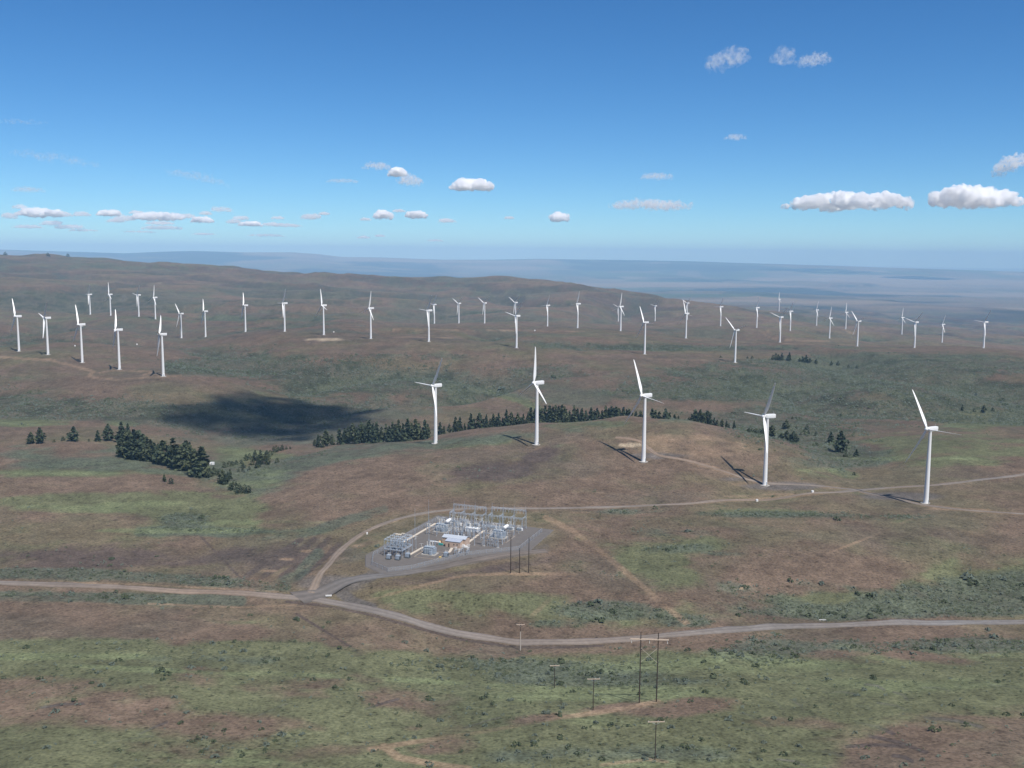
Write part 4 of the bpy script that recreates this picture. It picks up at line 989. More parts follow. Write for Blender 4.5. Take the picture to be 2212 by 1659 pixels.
# ------------------------------------------------------------------ poles
def pole_height(g, ytop):
    lo, hi = 1, 60
    for _ in range(40):
        m = (lo + hi) / 2
        if proj(g[0], g[1], g[2] + m)[1] > ytop: lo = m
        else: hi = m
    return lo
def px2m(g, px): return px * math.hypot(g[0], g[1], g[2] - CZ) / FOC
def tpole(label, bx, by, ytop, armpx, pale=False):
    g = ground(bx, by); h = pole_height(g, ytop); a = px2m(g, armpx)
    t = thing('utility_pole', label, 'utility pole', (g[0], g[1], g[2] - .3), 0.06, 'single utility poles with one pale crossarm')
    MB().tube((0, 0, -1), (0, 0, h + .5), .21, .15, 8).build('pole', M['wood'], t)
    if pale: MB().tube((0.02, -.05, .0), (0.02, -.05, h * .72), .27, .22, 8).build('pole_wrap', M['fibre'], t)
    MB().box((0, -.25, h - .2), (a, .14, .30)).build('crossarm', M['arm'], t)
    for sx in (-1, 1): MB().tube((sx * a * .28, -.22, h - .3), (0, -.2, h - 1.3), .03, n=4).build('brace', M['steel'], t)
    for q in (-.46, 0.12, .46): share('insulator', ME_INS, t, (a * q, -.25, h - .05), scale=(.5, .5, .22))
tpole('pale-wrapped utility pole standing at the near edge of the road', 1124, 1405, 1347, 17, True)
tpole('shortest utility pole, alone among the bushes below the road', 1197.6, 1486, 1435.5, 20)
tpole('utility pole on the slope left of the two-pole frame', 1281, 1534, 1464, 26)
tpole('nearest utility pole at the bottom of the photo beneath the two-pole frame', 1415, 1641, 1556, 34)
def hframe():
    g0, g1 = ground(1381, 1518), ground(1418, 1516)
    c = (g0 + g1) / 2; h = pole_height(c, 1365); w = math.hypot(*(g1 - g0)[:2]); ang = math.atan2((g1 - g0)[1], (g1 - g0)[0]); ang *= .5
    t = thing('h_frame_pole', 'tall two-pole wooden frame with long pale crossarm on the foreground slope', 'power pole', (c[0], c[1], c[2] - .3), ang)
    for sx in (-1, 1):
        MB().tube((sx * w / 2, 0, -1.5), (sx * w / 2 * 1.02, 0, h), .30, .20, 9).build('pole', M['wood'], t)
    za = h - 3.2; L = px2m(c, 77)
    for y in (-.3, .3): MB().box((0, y, za), (L, .16, .40)).build('crossarm', M['arm'], t)
    for sx in (-1, 1):
        MB().tube((sx * w / 2, .1 * sx, za - 4), (-sx * w / 2, .1 * sx, za - 11), .065, n=5).build('cross_brace', M['fibre'], t)
    for q in (-.47, 0, .47): share('insulator', ME_INS, t, (L * q, 0, za - 1.9), scale=(1, 1, 1))
hframe()
for k, (bx, by, ty, lab) in enumerate([(1103,1238,1159,'left of three bare dark poles in front of the yard fence'), (1122,1238,1183,'middle and shortest of three bare dark poles before the yard fence'), (1142,1237,1160,'right of three bare dark poles in front of the yard fence')]):
    g = ground(bx, by); h = pole_height(g, ty)
    t = thing('wood_pole', lab, 'power pole', (g[0], g[1], g[2] - .2), 0, 'three dark poles in a row')
    MB().tube((0, 0, -1), (0, 0, h), .34, .24, 9).build('pole', M['wood'], t)
    for z in (h - 1, h - 3): MB().box((0, -.3, z), (.5, .3, .3)).build('bracket', M['dark'], t)

# ------------------------------------------------------------------ small white things
def at(px, py):
    g = ground(px, py); return g
def cabinet(label, px, py, w, h, grp=None):
    g = at(px, py); s = px2m(g, 1)
    t = thing('utility_cabinet', label, 'utility cabinet', (g[0], g[1], g[2] - .1), .3, grp); W_, H_ = w * s, h * s
    MB().box((0, 0, H_ * .5), (W_, W_ * .8, H_ * .9)).build('case', M['white'], t); MB().box((0, 0, H_ * .98), (W_ * 1.08, W_ * .9, H_ * .08)).build('lid', M['white'], t); MB().box((0, 0, .1), (W_ * 1.3, W_ * 1.1, .3)).build('plinth', M['concrete'], t)
G_ = 'small white cabinets scattered by the turbine tracks'
for a in [('white cabinet on the near side of the track below the fourth front turbine', 1635, 1083, 4, 4.5), ('white cabinet beside the track between the two right front turbines', 1755, 1064, 4.5, 4.5), ('white cabinet at the left of the loop track outside the yard', 793, 1154, 3, 4),
          ('white cabinet on the far ridge left of the upright turbine', 162, 748, 2.2, 2.2), ('white cabinet on the far ridge between left hill and second row', 296, 745, 2.2, 2.6), ('white cabinet by the pale bare patch turbine', 721, 718, 2.4, 2.2), ('white cabinet in the open red ground right of centre far back', 1155, 715, 2.4, 2.4)]: cabinet(*a, G_)
g = at(710, 1290); s = px2m(g, 1)
t = thing('road_sign', 'low white board on posts at the road junction', 'sign', (g[0], g[1], g[2]), 0.1)
for x in (-1.6, 1.6): MB().box((x, .12, .6), (.18, .14, 1.6)).build('post', M['wood'], t)
MB().box((0, 0, 1.1), (13 * s, .1, 3.4 * s)).build('board', M['white'], t)
g = at(1778, 1342)
t = thing('guard_rail', 'short white rail at the far edge of the road at right', 'guard rail', (g[0], g[1], g[2]), -.05)
for x in (-1.8, 0, 1.8): MB().box((x, .1, .5), (.16, .12, 1.2)).build('post', M['arm'], t)
MB().box((0, 0, .95), (4.8, .1, .45)).build('rail', M['white'], t)
g = at(455.5, 1005); s = px2m(g, 1)
t = thing('trailer', 'small white trailer beside the pine grove on green pasture', 'trailer', (g[0], g[1], g[2]), .15)
MB().box((0, 0, 1.9), (7.2, 2.6, 2.6)).build('body', M['white'], t); MB().box((0, 0, 3.24), (7.4, 2.8, .12)).build('roof', M['white'], t); MB().box((1.2, -1.32, 1.7), (.9, .05, 2.0)).build('door', M['greysteel'], t)
for x in (-1.8, -.9):
    for y in (-1.1, 1.1): MB().tube((x, y - .12, .42), (x, y + .12, .42), .42, n=12).build('wheel', M['dark'], t)
MB().tube((3.6, 0, .6), (4.8, 0, .5), .08, n=5).build('drawbar', M['dark'], t)

# ------------------------------------------------------------------ pines
def crown_mesh(seed, kind):
    """unit-height tree crown (z 0..1): branches in whorls carrying needle clumps, each clump a few crossed leaf-sized faces"""
    r = random.Random(seed); v, f = [], []
    wid = {'round': .30, 'cone': .24, 'thin': .17, 'bushy': .40}[kind]; z0 = {'round': .16, 'cone': .08, 'thin': .14, 'bushy': .04}[kind]
    n = 46 if kind != 'bushy' else 34
    lean = r.uniform(-.03, .03)
    for i in range(n):
        t = i / (n - 1); z = z0 + (1 - z0) * t ** 1.05
        if kind in ('cone', 'thin'): rad = wid * (1 - t) ** .85 * r.uniform(.55, 1.12) + .012
        elif kind == 'round': rad = wid * math.sin(math.pi * min(1, .16 + .84 * t) ** .85) * r.uniform(.5, 1.15) + .015
        else: rad = wid * math.sqrt(max(0, 1 - (t * 1.02) ** 2)) * r.uniform(.6, 1.1) + .02
        if r.random() < .10: continue
        a = i * 2.39996 + r.uniform(-.5, .5)
        for rr in ([.95, .55] if t < .88 else [.7]):
            cx, cy = rad * rr * math.cos(a) + lean * z, rad * rr * math.sin(a); cz = z - rad * rr * .22 + r.uniform(-.01, .01)
            s = (.075 if kind != 'thin' else .06) * r.uniform(.75, 1.3) * (1.1 - .45 * t)
            for q in range(3):
                e = Vector((r.uniform(-1, 1), r.uniform(-1, 1), r.uniform(-.7, .9))).normalized(); g = e.cross(Vector((r.uniform(-1, 1), r.uniform(-1, 1), r.uniform(-1, 1)))).normalized()
                k = len(v); c = Vector((cx, cy, cz)) + Vector((r.uniform(-1, 1), r.uniform(-1, 1), r.uniform(-1, 1))) * s * .4
                v += [tuple(c - e * s - g * s * .55), tuple(c + e * s * .2 - g * s * .8), tuple(c + e * s * 1.1), tuple(c + e * s * .1 + g * s * .8), tuple(c - e * s + g * s * .5)]
                f.append((k, k + 1, k + 2, k + 3, k + 4))
    me = bpy.data.meshes.new('crown'); me.from_pydata(v, [], f); me.materials.append(M['pine2'] if seed % 3 == 0 else M['pine']); me.update(); return me
ME_TRUNK = MB().tube((0, 0, -.06), (0, 0, .55), .020, .012, 7).tube((0, 0, .55), (0, 0, .93), .012, .003, 6).mesh('trunk', M['bark'])
KINDS = ['round', 'cone', 'round', 'thin', 'cone', 'bushy', 'round', 'cone', 'bushy']
ME_CROWN = {k: [crown_mesh(i * 7 + j, k) for j in range(4)] for i, k in enumerate(['round', 'cone', 'thin', 'bushy'])}
def tree(g, h, kind, label, group, wide=1.0):
    t = thing('pine_tree', label, 'pine tree', (g[0], g[1], g[2] - .2), rnd.uniform(0, 6.28), group); t.scale = (h * wide, h * wide, h)
    share('trunk', ME_TRUNK, t); share('crown', rnd.choice(ME_CROWN[kind]), t)
def tree_px(bx, top, base, label, group, kind=None, wide=1.15):
    g = ground(bx, base)
    if g is None: return
    h = max(2.0, pole_height(g, top))
    tree(g, h, kind or ('bushy' if h < 8 else rnd.choice(['round', 'round', 'cone'])), label, group, wide * rnd.uniform(.9, 1.12))
z3 = lambda x, y: (244.8 + .18229 * x, 900.06 + .18229 * y)
zl = lambda x, y: (x / 3, 792 + y / 3)
zr = lambda x, y: (1474.6 + x / 3, 792 + y / 3)
z9 = lambda x, y: (1457.4 + .34115 * x, 489.6 + .34115 * y)
def trees(conv, lst, label, group, **kw):
    for x, a, b in lst:
        px, ta = conv(x, a); _, tb = conv(x, b); tree_px(px, ta, tb, label, group, **kw)
GRV = 'pines of the dense grove at left'
trees(z3, [(120,230,475),(105,300,480),(145,210,478),(160,180,480),(200,170,490),(225,240,498),(250,160,500),(275,260,505),(300,170,505),(330,270,512),(350,210,515),(400,240,520),(375,300,520),(450,270,530),(425,330,530),(490,310,535),(540,330,545),(515,380,540)], 'dark pine packed into the dense left end of the valley grove', GRV)
trees(z3, [(590,290,570),(620,300,572),(650,360,575),(540,420,562),(570,430,568),(610,440,575)], 'pine in the middle clump of the valley grove, right of its dense end', GRV)
trees(z3, [(770,330,625),(795,420,628),(820,340,632),(850,310,630),(755,460,615),(840,480,632),(880,290,600),(910,300,565)], 'tall ragged pine in the third clump of the valley grove', GRV)
trees(z3, [(730,250,600)], 'tallest bare-stemmed pine in the middle of the valley grove', GRV, kind='thin', wide=1.5)
trees(z3, [(960,390,690),(930,540,675),(1000,520,720),(1060,540,705),(985,600,720)], 'pine in the right clump of the valley grove before the white trailer', GRV)
trees(z3, [(1040,360,700)], 'tall column-shaped pine next to the white trailer', GRV, kind='thin', wide=1.9)
trees(z3, [(1120,610,725),(1190,590,690),(1220,600,692),(1260,610,692),(1150,650,715)], 'small pine just below the white trailer', GRV)
trees(z3, [(1300,630,790),(1330,680,800),(1385,620,740),(1360,650,750),(1280,700,792),(1310,720,800)], 'pine in the lower clump between trailer and bowl mouth', GRV)
trees(z3, [(1390,780,870),(1430,750,860),(1490,790,900),(1530,830,905),(1600,810,905),(1560,800,895),(1455,830,890)], 'bushy pine in the lowest clump at the mouth of the bowl', GRV, kind='bushy')
trees(z3, [(605,670,770)], 'taller of two lone pines on the slope below the grove', 'two lone pines below the grove'); trees(z3, [(685,720,793)], 'shorter of two lone pines on the slope below the grove', 'two lone pines below the grove')
trees(z3, [(1310,525,605),(1375,515,590),(1410,520,585),(1455,510,570),(1515,505,560),(1485,610,655),(1540,540,610),(1535,600,650),(1610,580,630)], 'small pine at the lower end of the row climbing from the trailer', 'pines climbing the draw right of the trailer')
trees(z3, [(1570,440,520),(1615,430,500),(1680,400,520),(1745,395,560),(1720,470,600),(1700,520,610),(1645,490,570),(1820,400,520),(1830,470,570),(1790,480,560)], 'pine in the thick middle of the row climbing from the trailer', 'pines climbing the draw right of the trailer')
trees(z3, [(1860,390,460),(1930,340,420),(1900,350,412),(1960,350,407),(2000,330,400),(2050,345,387),(2095,350,385)], 'pine at the upper end of the climbing row, against the cloud shadow', 'pines climbing the draw right of the trailer')
trees(z3, [(1940,480,545)], 'lone small pine on the open slope right of the climbing row', None)
trees(zl, [(200,425,500)], 'rounded pine second from the left edge of the photo', None); trees(zl, [(262,395,497)], 'taller pine just right of the rounded one at far left', None); trees(zl, [(480,390,483)], 'broad lone pine on the left hump between two pairs', None, kind='round', wide=1.4)
trees(zl, [(635,412,483)], 'smaller of two pines left of the grove', None); trees(zl, [(705,375,480)], 'larger of two pines left of the grove', None); trees(zl, [(785,355,490)], 'tall thin pine at the upper left corner of the grove', None, kind='thin', wide=1.4); trees(zl, [(828,370,440)], 'pine just right of the tall thin one at the grove corner', None)
trees(zl, [(350,470,490)], 'tiny pine between the left pair and the broad lone pine', None); trees(zl, [(410,450,480)], 'tiny pine just left of the broad lone pine', None); trees(zl, [(575,465,485)], 'tiny pine right of the broad lone pine', None); trees(zl, [(765,470,490)], 'tiny pine at the foot of the tall thin one', None); trees(zl, [(185,470,500)], 'low pine at the left foot of the rounded one', None)
# belt behind the turbine hill: feet hidden by the crest
BELT = 'belt of pines behind the turbine hill'
def belt(conv, lst, D0, label):
    for x, top, d in lst:
        px, ty = conv(x, top); D = D0 + d; r = ray(px, ty); h_ = math.hypot(r[0], r[1]); X, Y = r[0] / h_ * D, r[1] / h_ * D; z = hgt(X, Y)
        h = (CZ + r[2] / h_ * D) - z
        if h < 4: continue
        h = min(h, 27)
        tree((X, Y, z), h, rnd.choice(['cone', 'cone', 'round']), label, BELT, 1.0 * rnd.uniform(.85, 1.1))
zc = lambda x, y: (737.3 + x / 3, 792 + y / 3)
belt(zl, [(1970,520,0),(2010,500,5),(2060,440,-10),(2110,410,0),(2150,440,10),(2200,400,15),(2040,470,10),(2090,470,-15)], 1190, 'pine in the left stretch of the belt, left of the first front turbine')
belt(zc, [(20,400,5),(45,390,10),(70,370,0),(100,395,-5),(130,360,12),(155,380,0),(180,350,10),(205,370,-8),(230,360,5),(260,390,15),(290,370,5),(310,385,0),(330,360,10),(350,375,0),(370,345,10),(400,370,-5),(430,335,5),(455,365,15),(480,340,0),(505,365,5),(540,345,-5),(560,370,10)], 1215, 'pine in the left stretch of the belt, left of the first front turbine')
belt(zc, [(640,360,0),(665,385,5),(700,370,10),(740,325,0),(770,325,8),(755,350,-8),(800,365,5),(840,305,0),(860,335,8),(895,300,0),(920,345,5),(940,310,10),(965,335,0),(985,305,5),(1005,325,8),(1020,300,0),(1045,330,5),(1070,280,0),(1100,295,8),(1120,325,0),(1145,300,5),(1165,325,0),(1180,305,8),(1200,330,5)], 1260, 'pine of the belt between the first and second front turbines')
belt(zc, [(1215,290,0),(1230,265,5),(1255,275,0),(1275,255,8),(1300,270,0),(1320,250,5),(1345,268,0),(1350,240,8),(1372,260,3),(1390,235,0),(1410,255,5),(1430,230,0),(1450,262,6)], 1320, 'pine in the tall dense stretch around the second front turbine')
belt(zc, [(1480,285,0),(1510,250,0),(1530,275,6),(1560,270,0),(1585,285,5),(1620,265,0),(1640,285,5),(1660,270,0),(1690,280,4),(1715,240,0),(1735,268,4),(1750,255,0),(1765,270,5),(1780,250,0),(1800,270,4),(1830,255,0),(1850,280,4),(1865,275,0),(1885,292,4),(1910,290,0)], 1350, 'pine of the belt between the second and third front turbines')
belt(zc, [(1940,285,0),(1960,300,5),(2015,265,0),(2035,285,4),(2060,290,0),(2105,275,0),(2130,300,4),(2160,312,0),(2185,318,3)], 1350, 'pine at the right end of the belt, right of the third front turbine')
RG = 'pines in the draw behind the fourth front turbine'
belt(zr, [(40,330,0),(60,310,0),(85,280,6),(100,300,-5),(115,280,4),(140,300,0),(160,285,6),(180,300,0),(205,330,3),(225,345,0)], 1290, 'pine in the tight clump left of the fourth front turbine')
belt(zr, [(255,340,0),(285,350,4),(300,365,0),(335,350,2)], 1235, 'pine tailing right from the tight clump, left of the fourth front turbine')
trees(zr, [(430,395,425),(475,395,437),(500,400,440),(520,395,442)], 'low pine directly left of the fourth front turbine tower', RG, kind='bushy')
trees(zr, [(575,380,460),(640,430,465),(675,415,475),(718,420,492)], 'bushy pine right behind the fourth front turbine tower', RG, kind='round', wide=1.5)
trees(zr, [(672,345,405)], 'broad pine up the draw right of the fourth front turbine hub', RG, kind='round', wide=1.6)
trees(zr, [(738,380,402),(805,375,410),(815,410,435),(865,415,447),(735,320,340),(710,320,340),(755,325,342)], 'small pine scattered up the draw right of the fourth front turbine', RG, kind='bushy')
trees(zr, [(960,425,493)], 'conical pine left of the tallest one in the right-hand draw', RG, kind='cone', wide=1.5); trees(zr, [(1025,420,555)], 'tallest lone pine in the grey draw right of the fourth front turbine', RG, kind='round', wide=1.2)
trees(zr, [(1055,545,585)], 'stubby pine at the right foot of the tallest lone pine', RG, kind='bushy'); trees(zr, [(1125,535,580)], 'short conical pine right of the tallest lone pine', RG, kind='cone', wide=1.7); trees(zr, [(1110,680,702)], 'dark bush low in the gully below the lone pines', RG, kind='bushy', wide=1.6)
trees(zr, [(1812,248,285)], 'leftmost of four pines by the green hill at the right edge', 'four pines by the green hill'); trees(zr, [(1888,268,293)], 'second of four pines by the green hill at the right edge', 'four pines by the green hill'); trees(zr, [(1950,248,300)], 'third and tallest of four pines by the green hill at right', 'four pines by the green hill'); trees(zr, [(2010,262,290)], 'rightmost of four pines by the green hill at the right edge', 'four pines by the green hill')
FP = 'far pines right of the large second row turbine'
trees(z9, [(622,810,845),(640,800,845),(655,808,846),(678,800,846),(665,820,847)], 'far pine in the left clump beyond the brush, right of a large turbine', FP)
trees(z9, [(725,797,850),(718,812,850)], 'far pine standing between the two far clumps', FP)
trees(z9, [(790,830,855),(808,820,858),(832,812,860),(820,830,860),(855,830,862),(840,840,862)], 'far pine in the right clump beyond the brush', FP)
trees(z9, [(895,838,868),(992,852,880),(1033,850,884),(1100,873,890),(1152,877,898)], 'far pine trailing down right from the right far clump', FP)
trees(z9, [(290,815,830),(460,820,836),(490,815,838)], 'tiny far pine near the foot of the large second row turbine', FP)
for x, y0, y1, lb in [(35,170,183,'leftmost dark tree on the skyline ridge at far left'),(310,180,190,'middle dark tree clump on the skyline ridge at far left'),(440,185,194,'right dark tree clump on the skyline ridge at far left')]:
    g = ground(x / 3, 489.6 + (y1 + 2) / 3)
    if g is not None: tree(g, 22, 'bushy', lb, 'trees on the skyline ridge', 1.6)

# ------------------------------------------------------------------ sagebrush and bitterbrush
def shrub_mesh(seed, m, n=11):
    r = random.Random(seed); v, f = [], []
    for i in range(n):
        a = r.uniform(0, 6.28); q = math.sqrt(r.random()); c = Vector((q * .42 * math.cos(a), q * .42 * math.sin(a), .30 * (1 - q * q) + .12 + r.uniform(-.05, .08))); s = r.uniform(.18, .30)
        d = [Vector((math.cos(b) * s, math.sin(b) * s * r.uniform(.7, 1.1), r.uniform(-.35, .15) * s)) for b in (r.uniform(0, 2), r.uniform(2, 4), r.uniform(4, 6.2))]
        k = len(v); v += [tuple(c + x) for x in d] + [tuple(c + Vector((0, 0, s * .9)))]
        f += [(k, k + 1, k + 3), (k + 1, k + 2, k + 3), (k + 2, k, k + 3)]
    me = bpy.data.meshes.new('shrub'); me.from_pydata(v, [], f); me.materials.append(m); me.update(); return me
SH = [shrub_mesh(i, M['shrub'] if i % 2 else M['shrub2']) for i in range(8)]
# where shrubs grow follows the brush map of the ground
dens = np.clip(ss(.25, .8, bush + (q1 - .5) * 1.2 * (bush > .02)) + .10 * ss(.5, .7, q2) * (GPY > 1000) + .11 * (GPY > 1380), 0, 1) * (1 - Gv) * (1 - Tn * .8) * INV
vis = INV & (GPX > -30) & (GPX < PW + 30) & (GPY < PH + 30)
ROAD_XY = np.concatenate([np.array([v.co[:2] for v in o.data.vertices]) for o in bpy.data.objects if o.type == 'MESH' and o.get('kind') == 'structure' and ('road' in o.name or 'track' in o.name)])
cellset = set((int(math.floor(x / 3)), int(math.floor(y / 3))) for x, y in ROAD_XY)
def free(x, y):
    cx, cy = int(math.floor(x / 3)), int(math.floor(y / 3))
    if any((cx + i, cy + j) in cellset for i in (-1, 0, 1) for j in (-1, 0, 1)): return False
    u, w = yard_uv(x, y)
    return not (-36 < u < 120 and -8 < w < 100)
area = np.zeros_like(GD); dR = np.gradient(RINGS)[:, None]; area[:] = dR * GD * (2 * HALF / 799)
pick = []
w_ = (dens * area * (vis & (GD < 2300)) * np.minimum(1, (700 / GD) ** 1.2)).ravel(); w_ /= w_.sum()
idx = nr.choice(w_.size, 33000, p=w_)
jb = idx // NB; ib = idx % NB
bX = GB[jb, ib] + nr.uniform(-.5, .5, len(idx)) * (2 * HALF / 799); bD = GD[jb, ib] + nr.uniform(-.5, .5, len(idx)) * dR[jb, 0]
sx, sy = bD * np.sin(bX), bD * np.cos(bX)
sz = np.exp(nr.normal(.25, .38, len(idx))) * np.clip(.75 + .0007 * bD, .9, 2.0)
w2 = (dens * area * (vis & (GD > 1150) & (GD < 3000))).ravel(); w2 /= w2.sum()
idx2 = nr.choice(w2.size, 22000, p=w2); j2 = idx2 // NB; i2 = idx2 % NB
b2 = GB[j2, i2] + nr.uniform(-.5, .5, len(idx2)) * (2 * HALF / 799); d2 = GD[j2, i2] + nr.uniform(-.5, .5, len(idx2)) * dR[j2, 0]
sx = np.concatenate([sx, d2 * np.sin(b2)]); sy = np.concatenate([sy, d2 * np.cos(b2)]); sz = np.concatenate([sz, np.exp(nr.normal(.75, .4, len(idx2)))]); bX = np.concatenate([bX, b2]); bD = np.concatenate([bD, d2]); idx = np.concatenate([idx, idx2])
keep = [i for i in range(len(idx)) if abs(bX[i]) < HALF * .98 and free(sx[i], sy[i])]
order = sorted(keep, key=lambda i: -sz[i] / bD[i])
for i in order[:300]:
    k = int(nr.integers(0, 8)); s = float(sz[i])
    o = share('shrub', SH[k], None, (sx[i], sy[i], hgt(sx[i], sy[i]) - .08), (0, 0, float(nr.uniform(0, 6.28))), (s * 1.15, s * 1.15, s))
    if k % 2: tag(o, 'round grey-green sagebrush clump on the grassy near slope', 'shrub', 'sagebrush clumps on the near slope')
    else: tag(o, 'round dark olive bush among the grass of the near slope', 'shrub', 'dark bushes on the near slope')
def mass(name, ids, proto):
    V, Fc = [], []; n0 = 0
    P = [(np.array([v.co[:] for v in m.vertices]), np.array([p.vertices[:] for p in m.polygons])) for m in proto]
    for i in ids:
        pv, pf = P[int(nr.integers(0, len(P)))]; a = nr.uniform(0, 6.28); c, s = math.cos(a), math.sin(a); q = sz[i]
        w = np.stack([(pv[:, 0] * c - pv[:, 1] * s) * q * 1.15 + sx[i], (pv[:, 0] * s + pv[:, 1] * c) * q * 1.15 + sy[i], pv[:, 2] * q + hgt(sx[i], sy[i]) - .08], 1)
        V.append(w); Fc.append(pf + n0); n0 += len(pv)
    V = np.concatenate(V).astype(np.float32); Fc = np.concatenate(Fc).astype(np.int32)
    me = bpy.data.meshes.new(name); me.vertices.add(len(V)); me.vertices.foreach_set('co', V.ravel()); me.loops.add(Fc.size); me.loops.foreach_set('vertex_index', Fc.ravel())
    me.polygons.add(len(Fc)); me.polygons.foreach_set('loop_start', np.arange(0, Fc.size, 3, dtype=np.int32)); me.update(calc_edges=True); me.materials.append(proto[0].materials[0])
    o = link(bpy.data.objects.new(name, me)); o['kind'] = 'stuff'; return o
rest = order[300:]
SL = [shrub_mesh(50 + i, M['shrub'], 5) for i in range(5)]; SD = [shrub_mesh(70 + i, M['shrub2'], 5) for i in range(5)]
mass('sagebrush', rest[0::2], SL); mass('bitterbrush', rest[1::2], SD)

# ------------------------------------------------------------------ clouds: closed puffy bodies filled with even vapour
from mathutils import noise as mnoise
def vapour(density, size, lo=.36, hi=.62, seed=0.0, det=5):
    """vapour thins out in tatters: density follows a 3-D noise fixed to the cloud"""
    m = bpy.data.materials.new('cloud_vapour'); m.use_nodes = True; n, l = m.node_tree.nodes, m.node_tree.links
    n.clear(); out = n.new('ShaderNodeOutputMaterial'); p = n.new('ShaderNodeVolumePrincipled')
    p.inputs['Color'].default_value = (0.995, 0.995, 0.995, 1); p.inputs['Anisotropy'].default_value = 0.0
    tc = n.new('ShaderNodeTexCoord'); t = n.new('ShaderNodeTexNoise'); t.noise_dimensions = '4D'; t.inputs['W'].default_value = seed
    t.inputs['Scale'].default_value = 3.4 / size; t.inputs['Detail'].default_value = det; t.inputs['Roughness'].default_value = .6
    l.new(tc.outputs['Object'], t.inputs['Vector'])
    r = n.new('ShaderNodeMapRange'); r.interpolation_type = 'SMOOTHSTEP'; r.inputs[1].default_value = lo; r.inputs[2].default_value = hi; r.inputs[3].default_value = 0; r.inputs[4].default_value = density
    l.new(t.outputs['Fac'], r.inputs[0]); l.new(r.outputs[0], p.inputs['Density'])
    l.new(p.outputs[0], out.inputs['Volume']); return m
import bmesh
def cloud_mesh(w, d, h, seed, rag=1.0, tilt=0.0):
    """one closed body: puffs over a flattish base, welded by a voxel remesh and roughened"""
    r = random.Random(seed); bm = bmesh.new()
    n = int(9 + 5 * w / max(h, 1))
    n = min(n, 34)
    for i in range(n):
        t = (i + .5) / n * 2 - 1 + r.uniform(-.08, .08); env = (max(0, 1 - abs(t) ** 2.2)) ** .6
        hh = h * (0.35 + .65 * env) * r.uniform(.55, 1.0) * .5
        x = t * (w / 2 - hh * .8); y = r.uniform(-.5, .5) * d * env
        z = -h * .5 + hh * r.uniform(.75, 1.15) + (h - 2 * hh) * env * r.uniform(0, .9) * .8 + tilt * x
        mt = Matrix.Translation((x, y, z)) @ Matrix.Diagonal((hh * r.uniform(1.1, 1.9), hh * r.uniform(1.1, 1.7), hh * r.uniform(.8, 1.05), 1))
        bmesh.ops.create_icosphere(bm, subdivisions=2, radius=1.0, matrix=mt)
    me = bpy.data.meshes.new('cloud'); bm.to_mesh(me); bm.free()
    o = bpy.data.objects.new('cloud_tmp', me); C.objects.link(o)
    md = o.modifiers.new('weld', 'REMESH'); md.mode = 'VOXEL'; md.voxel_size = max(h / 20, w / 130)
    dg = bpy.context.evaluated_depsgraph_get(); me2 = bpy.data.meshes.new_from_object(o.evaluated_get(dg))
    bpy.data.objects.remove(o); bpy.data.meshes.remove(me)
    me2.name = 'cloud'
    s = 1.0 / h
    co = [v.co.copy() for v in me2.vertices]; nm = [v.normal.copy() for v in me2.vertices]
    for v, c, k in zip(me2.vertices, co, nm):
        q = Vector((c.x * s * 2.6 + seed * 3.1, c.y * s * 2.6, c.z * s * 2.6))
        v.co = c + k * (h * .05 + h * .20 * rag * (mnoise.fractal(q, 1.0, 2.1, 4)))
    me2.update(); return me2
def cloud(cx, cy, w, h, D, tau, label, group=None, rag=1.0, seed=None, tilt=0.0, deep=.6):
    p = at_dist(cx, cy, D); s = math.hypot(p[0], p[1], p[2] - CZ) / FOC; W_, H_ = w * s * (.86 if tau > 3 else .95), h * s
    me = cloud_mesh(W_, max(W_ * deep, H_), H_, seed if seed is not None else int(cx * 7 + cy), rag, tilt)
    me.materials.clear(); me.materials.append(vapour((26.0 if tau > 3 else tau * 2.2) / H_, H_, *((.40, .74) if tau > 3 else (.42, .78)), seed=cx * .37, det=6 if tau > 3 else 2.5))
    o = link(bpy.data.objects.new('cloud', me)); o.location = p; o.rotation_euler = (0, 0, -math.atan2(p[0], p[1]))
    return tag(o, label, 'cloud', group)
def sky_D(cy, alt=1750): return alt / math.tan(math.radians(max(.9, (EYE_Y - cy) / FOC * 57.3)))
CL = [(1835,432,288,36,9,'longest white cumulus cloud, left of two big ones at right'),(2104,424,196,40,9,'thick white cumulus cloud at the far right edge'),(1020,398,104,26,7,'bright flat-based cloud above the middle of the horizon'),
 (858,371,40,20,5,'small bright puff left of the flat-based middle cloud'),(888,388,54,22,1.6,'thin wisp just below the small bright puff'),(814,358,64,14,.9,'faint grey wisp above left of the small bright puff'),(1405,441,184,22,2.4,'long thin ragged cloud right of the middle'),
 (1209,468,42,20,7,'small lone round cloud low over the centre'),(828,462,48,18,5,'left of two small low clouds left of centre'),(899,463,54,15,4,'right of two small low clouds left of centre'),
 (1573,125,84,36,.75,'left ragged thin cloud high in the blue'),(1758,127,74,22,.7,'right ragged thin cloud high in the blue'),(1694,116,26,34,.6,'small curl of thin cloud left of the high right one'),(2187,352,66,26,2.4,'slanting torn cloud cut by the right edge'),
 (1590,295,46,12,.7,'faint small cloud alone in the open blue at right'),(1418,380,72,14,.7,'faint grey streak above the long thin ragged cloud'),(740,390,70,9,.5,'faint grey sliver left of the small bright puff'),(60,409,64,10,.5,'faint grey sliver high above the left cloud bank'),(40,262,110,8,.22,'faint straight streak of high cloud at the left edge'),(120,340,170,16,.22,'faint broad veil of high cloud at left'),(425,381,130,16,.25,'faint slanting streak of high cloud left of the middle')]
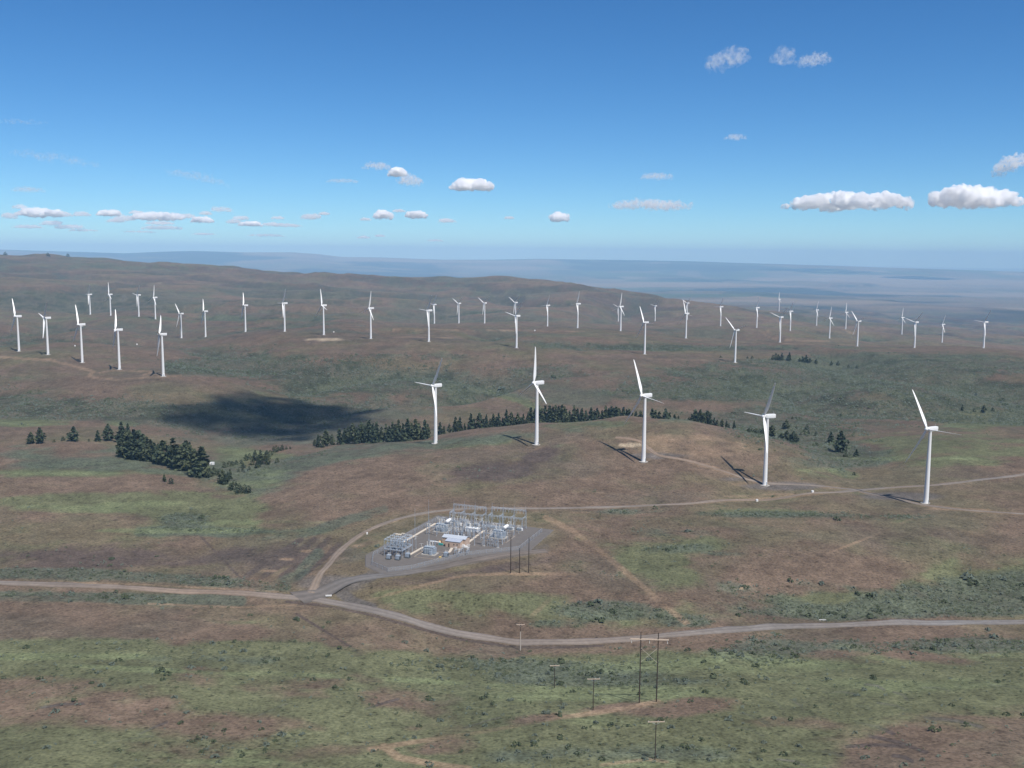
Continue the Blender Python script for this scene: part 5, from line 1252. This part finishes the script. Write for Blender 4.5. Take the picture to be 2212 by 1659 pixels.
for cx, cy, w, h, tau, lab in CL:
    cloud(cx, cy, w, h, min(40000, sky_D(cy)), tau, lab, rag=1.0 if tau > 3 else 1.7, tilt={1573: .35, 2187: .5, 1694: -.5, 1758: .1, 40: .05, 120: -.12, 425: -.2}.get(cx, 0))
LB = 'small clouds of the low bank over the left horizon'
for cx, cy, w, h, tau, lab in [(86,458,96,17,3.4,'leftmost long cloud of the low left bank'),(42,446,30,9,2,'small puff on top of the leftmost bank cloud'),(236,459,56,13,3.4,'second sizeable cloud of the low left bank'),(340,466,118,17,3.6,'largest white cloud of the low left bank'),(436,474,52,12,3.4,'rounded cloud right of the largest bank cloud'),
 (478,451,48,12,1.6,'thin cloud above right of the largest bank cloud'),(540,483,56,10,3.4,'flat white cloud at the middle of the left bank'),(672,467,46,12,2.5,'cloud at the right end of the left bank')]:
    cloud(cx, cy, w, h, 42000, tau, lab, LB)
for cx, cy, w, h in [(112,481,44,7),(150,489,60,7),(350,491,86,7),(345,481,60,6),(618,486,70,6),(575,508,84,5),(600,470,30,5),(785,512,30,5),(940,519,36,4),(965,476,40,7),(820,509,24,4),(60,489,60,6),(250,476,40,6),(1100,470,24,5),(520,470,36,7),(20,465,30,9),(130,462,50,9),(178,462,36,7),(268,470,44,9),(295,458,30,6),(400,466,40,8),(445,460,26,6),(505,478,34,7),(585,484,44,6),(700,461,26,5),(862,455,30,5),(790,473,24,5),(300,500,70,4),(440,505,50,4),(180,497,60,4)]:
    cloud(cx, cy, w, h * 1.3, 52000, 3.0, 'thin sliver of distant cloud just over the left half of the horizon', 'thin distant cloud slivers')
# the cloud whose shadow lies in the valley: overhead, above the frame
g = ground(592, 907); hgt_c = 1900.0
p = Vector(g) + SUN * (hgt_c / SUN.z)
me = cloud_mesh(290, 230, 110, 77, 1.2); me.materials.clear(); me.materials.append(vapour(.036, 160, .32, .66))
o = link(bpy.data.objects.new('cloud', me)); o.location = p; o.rotation_euler = (0, 0, .05); tag(o, 'dense cloud overhead that throws the dark shadow into the valley', 'cloud')
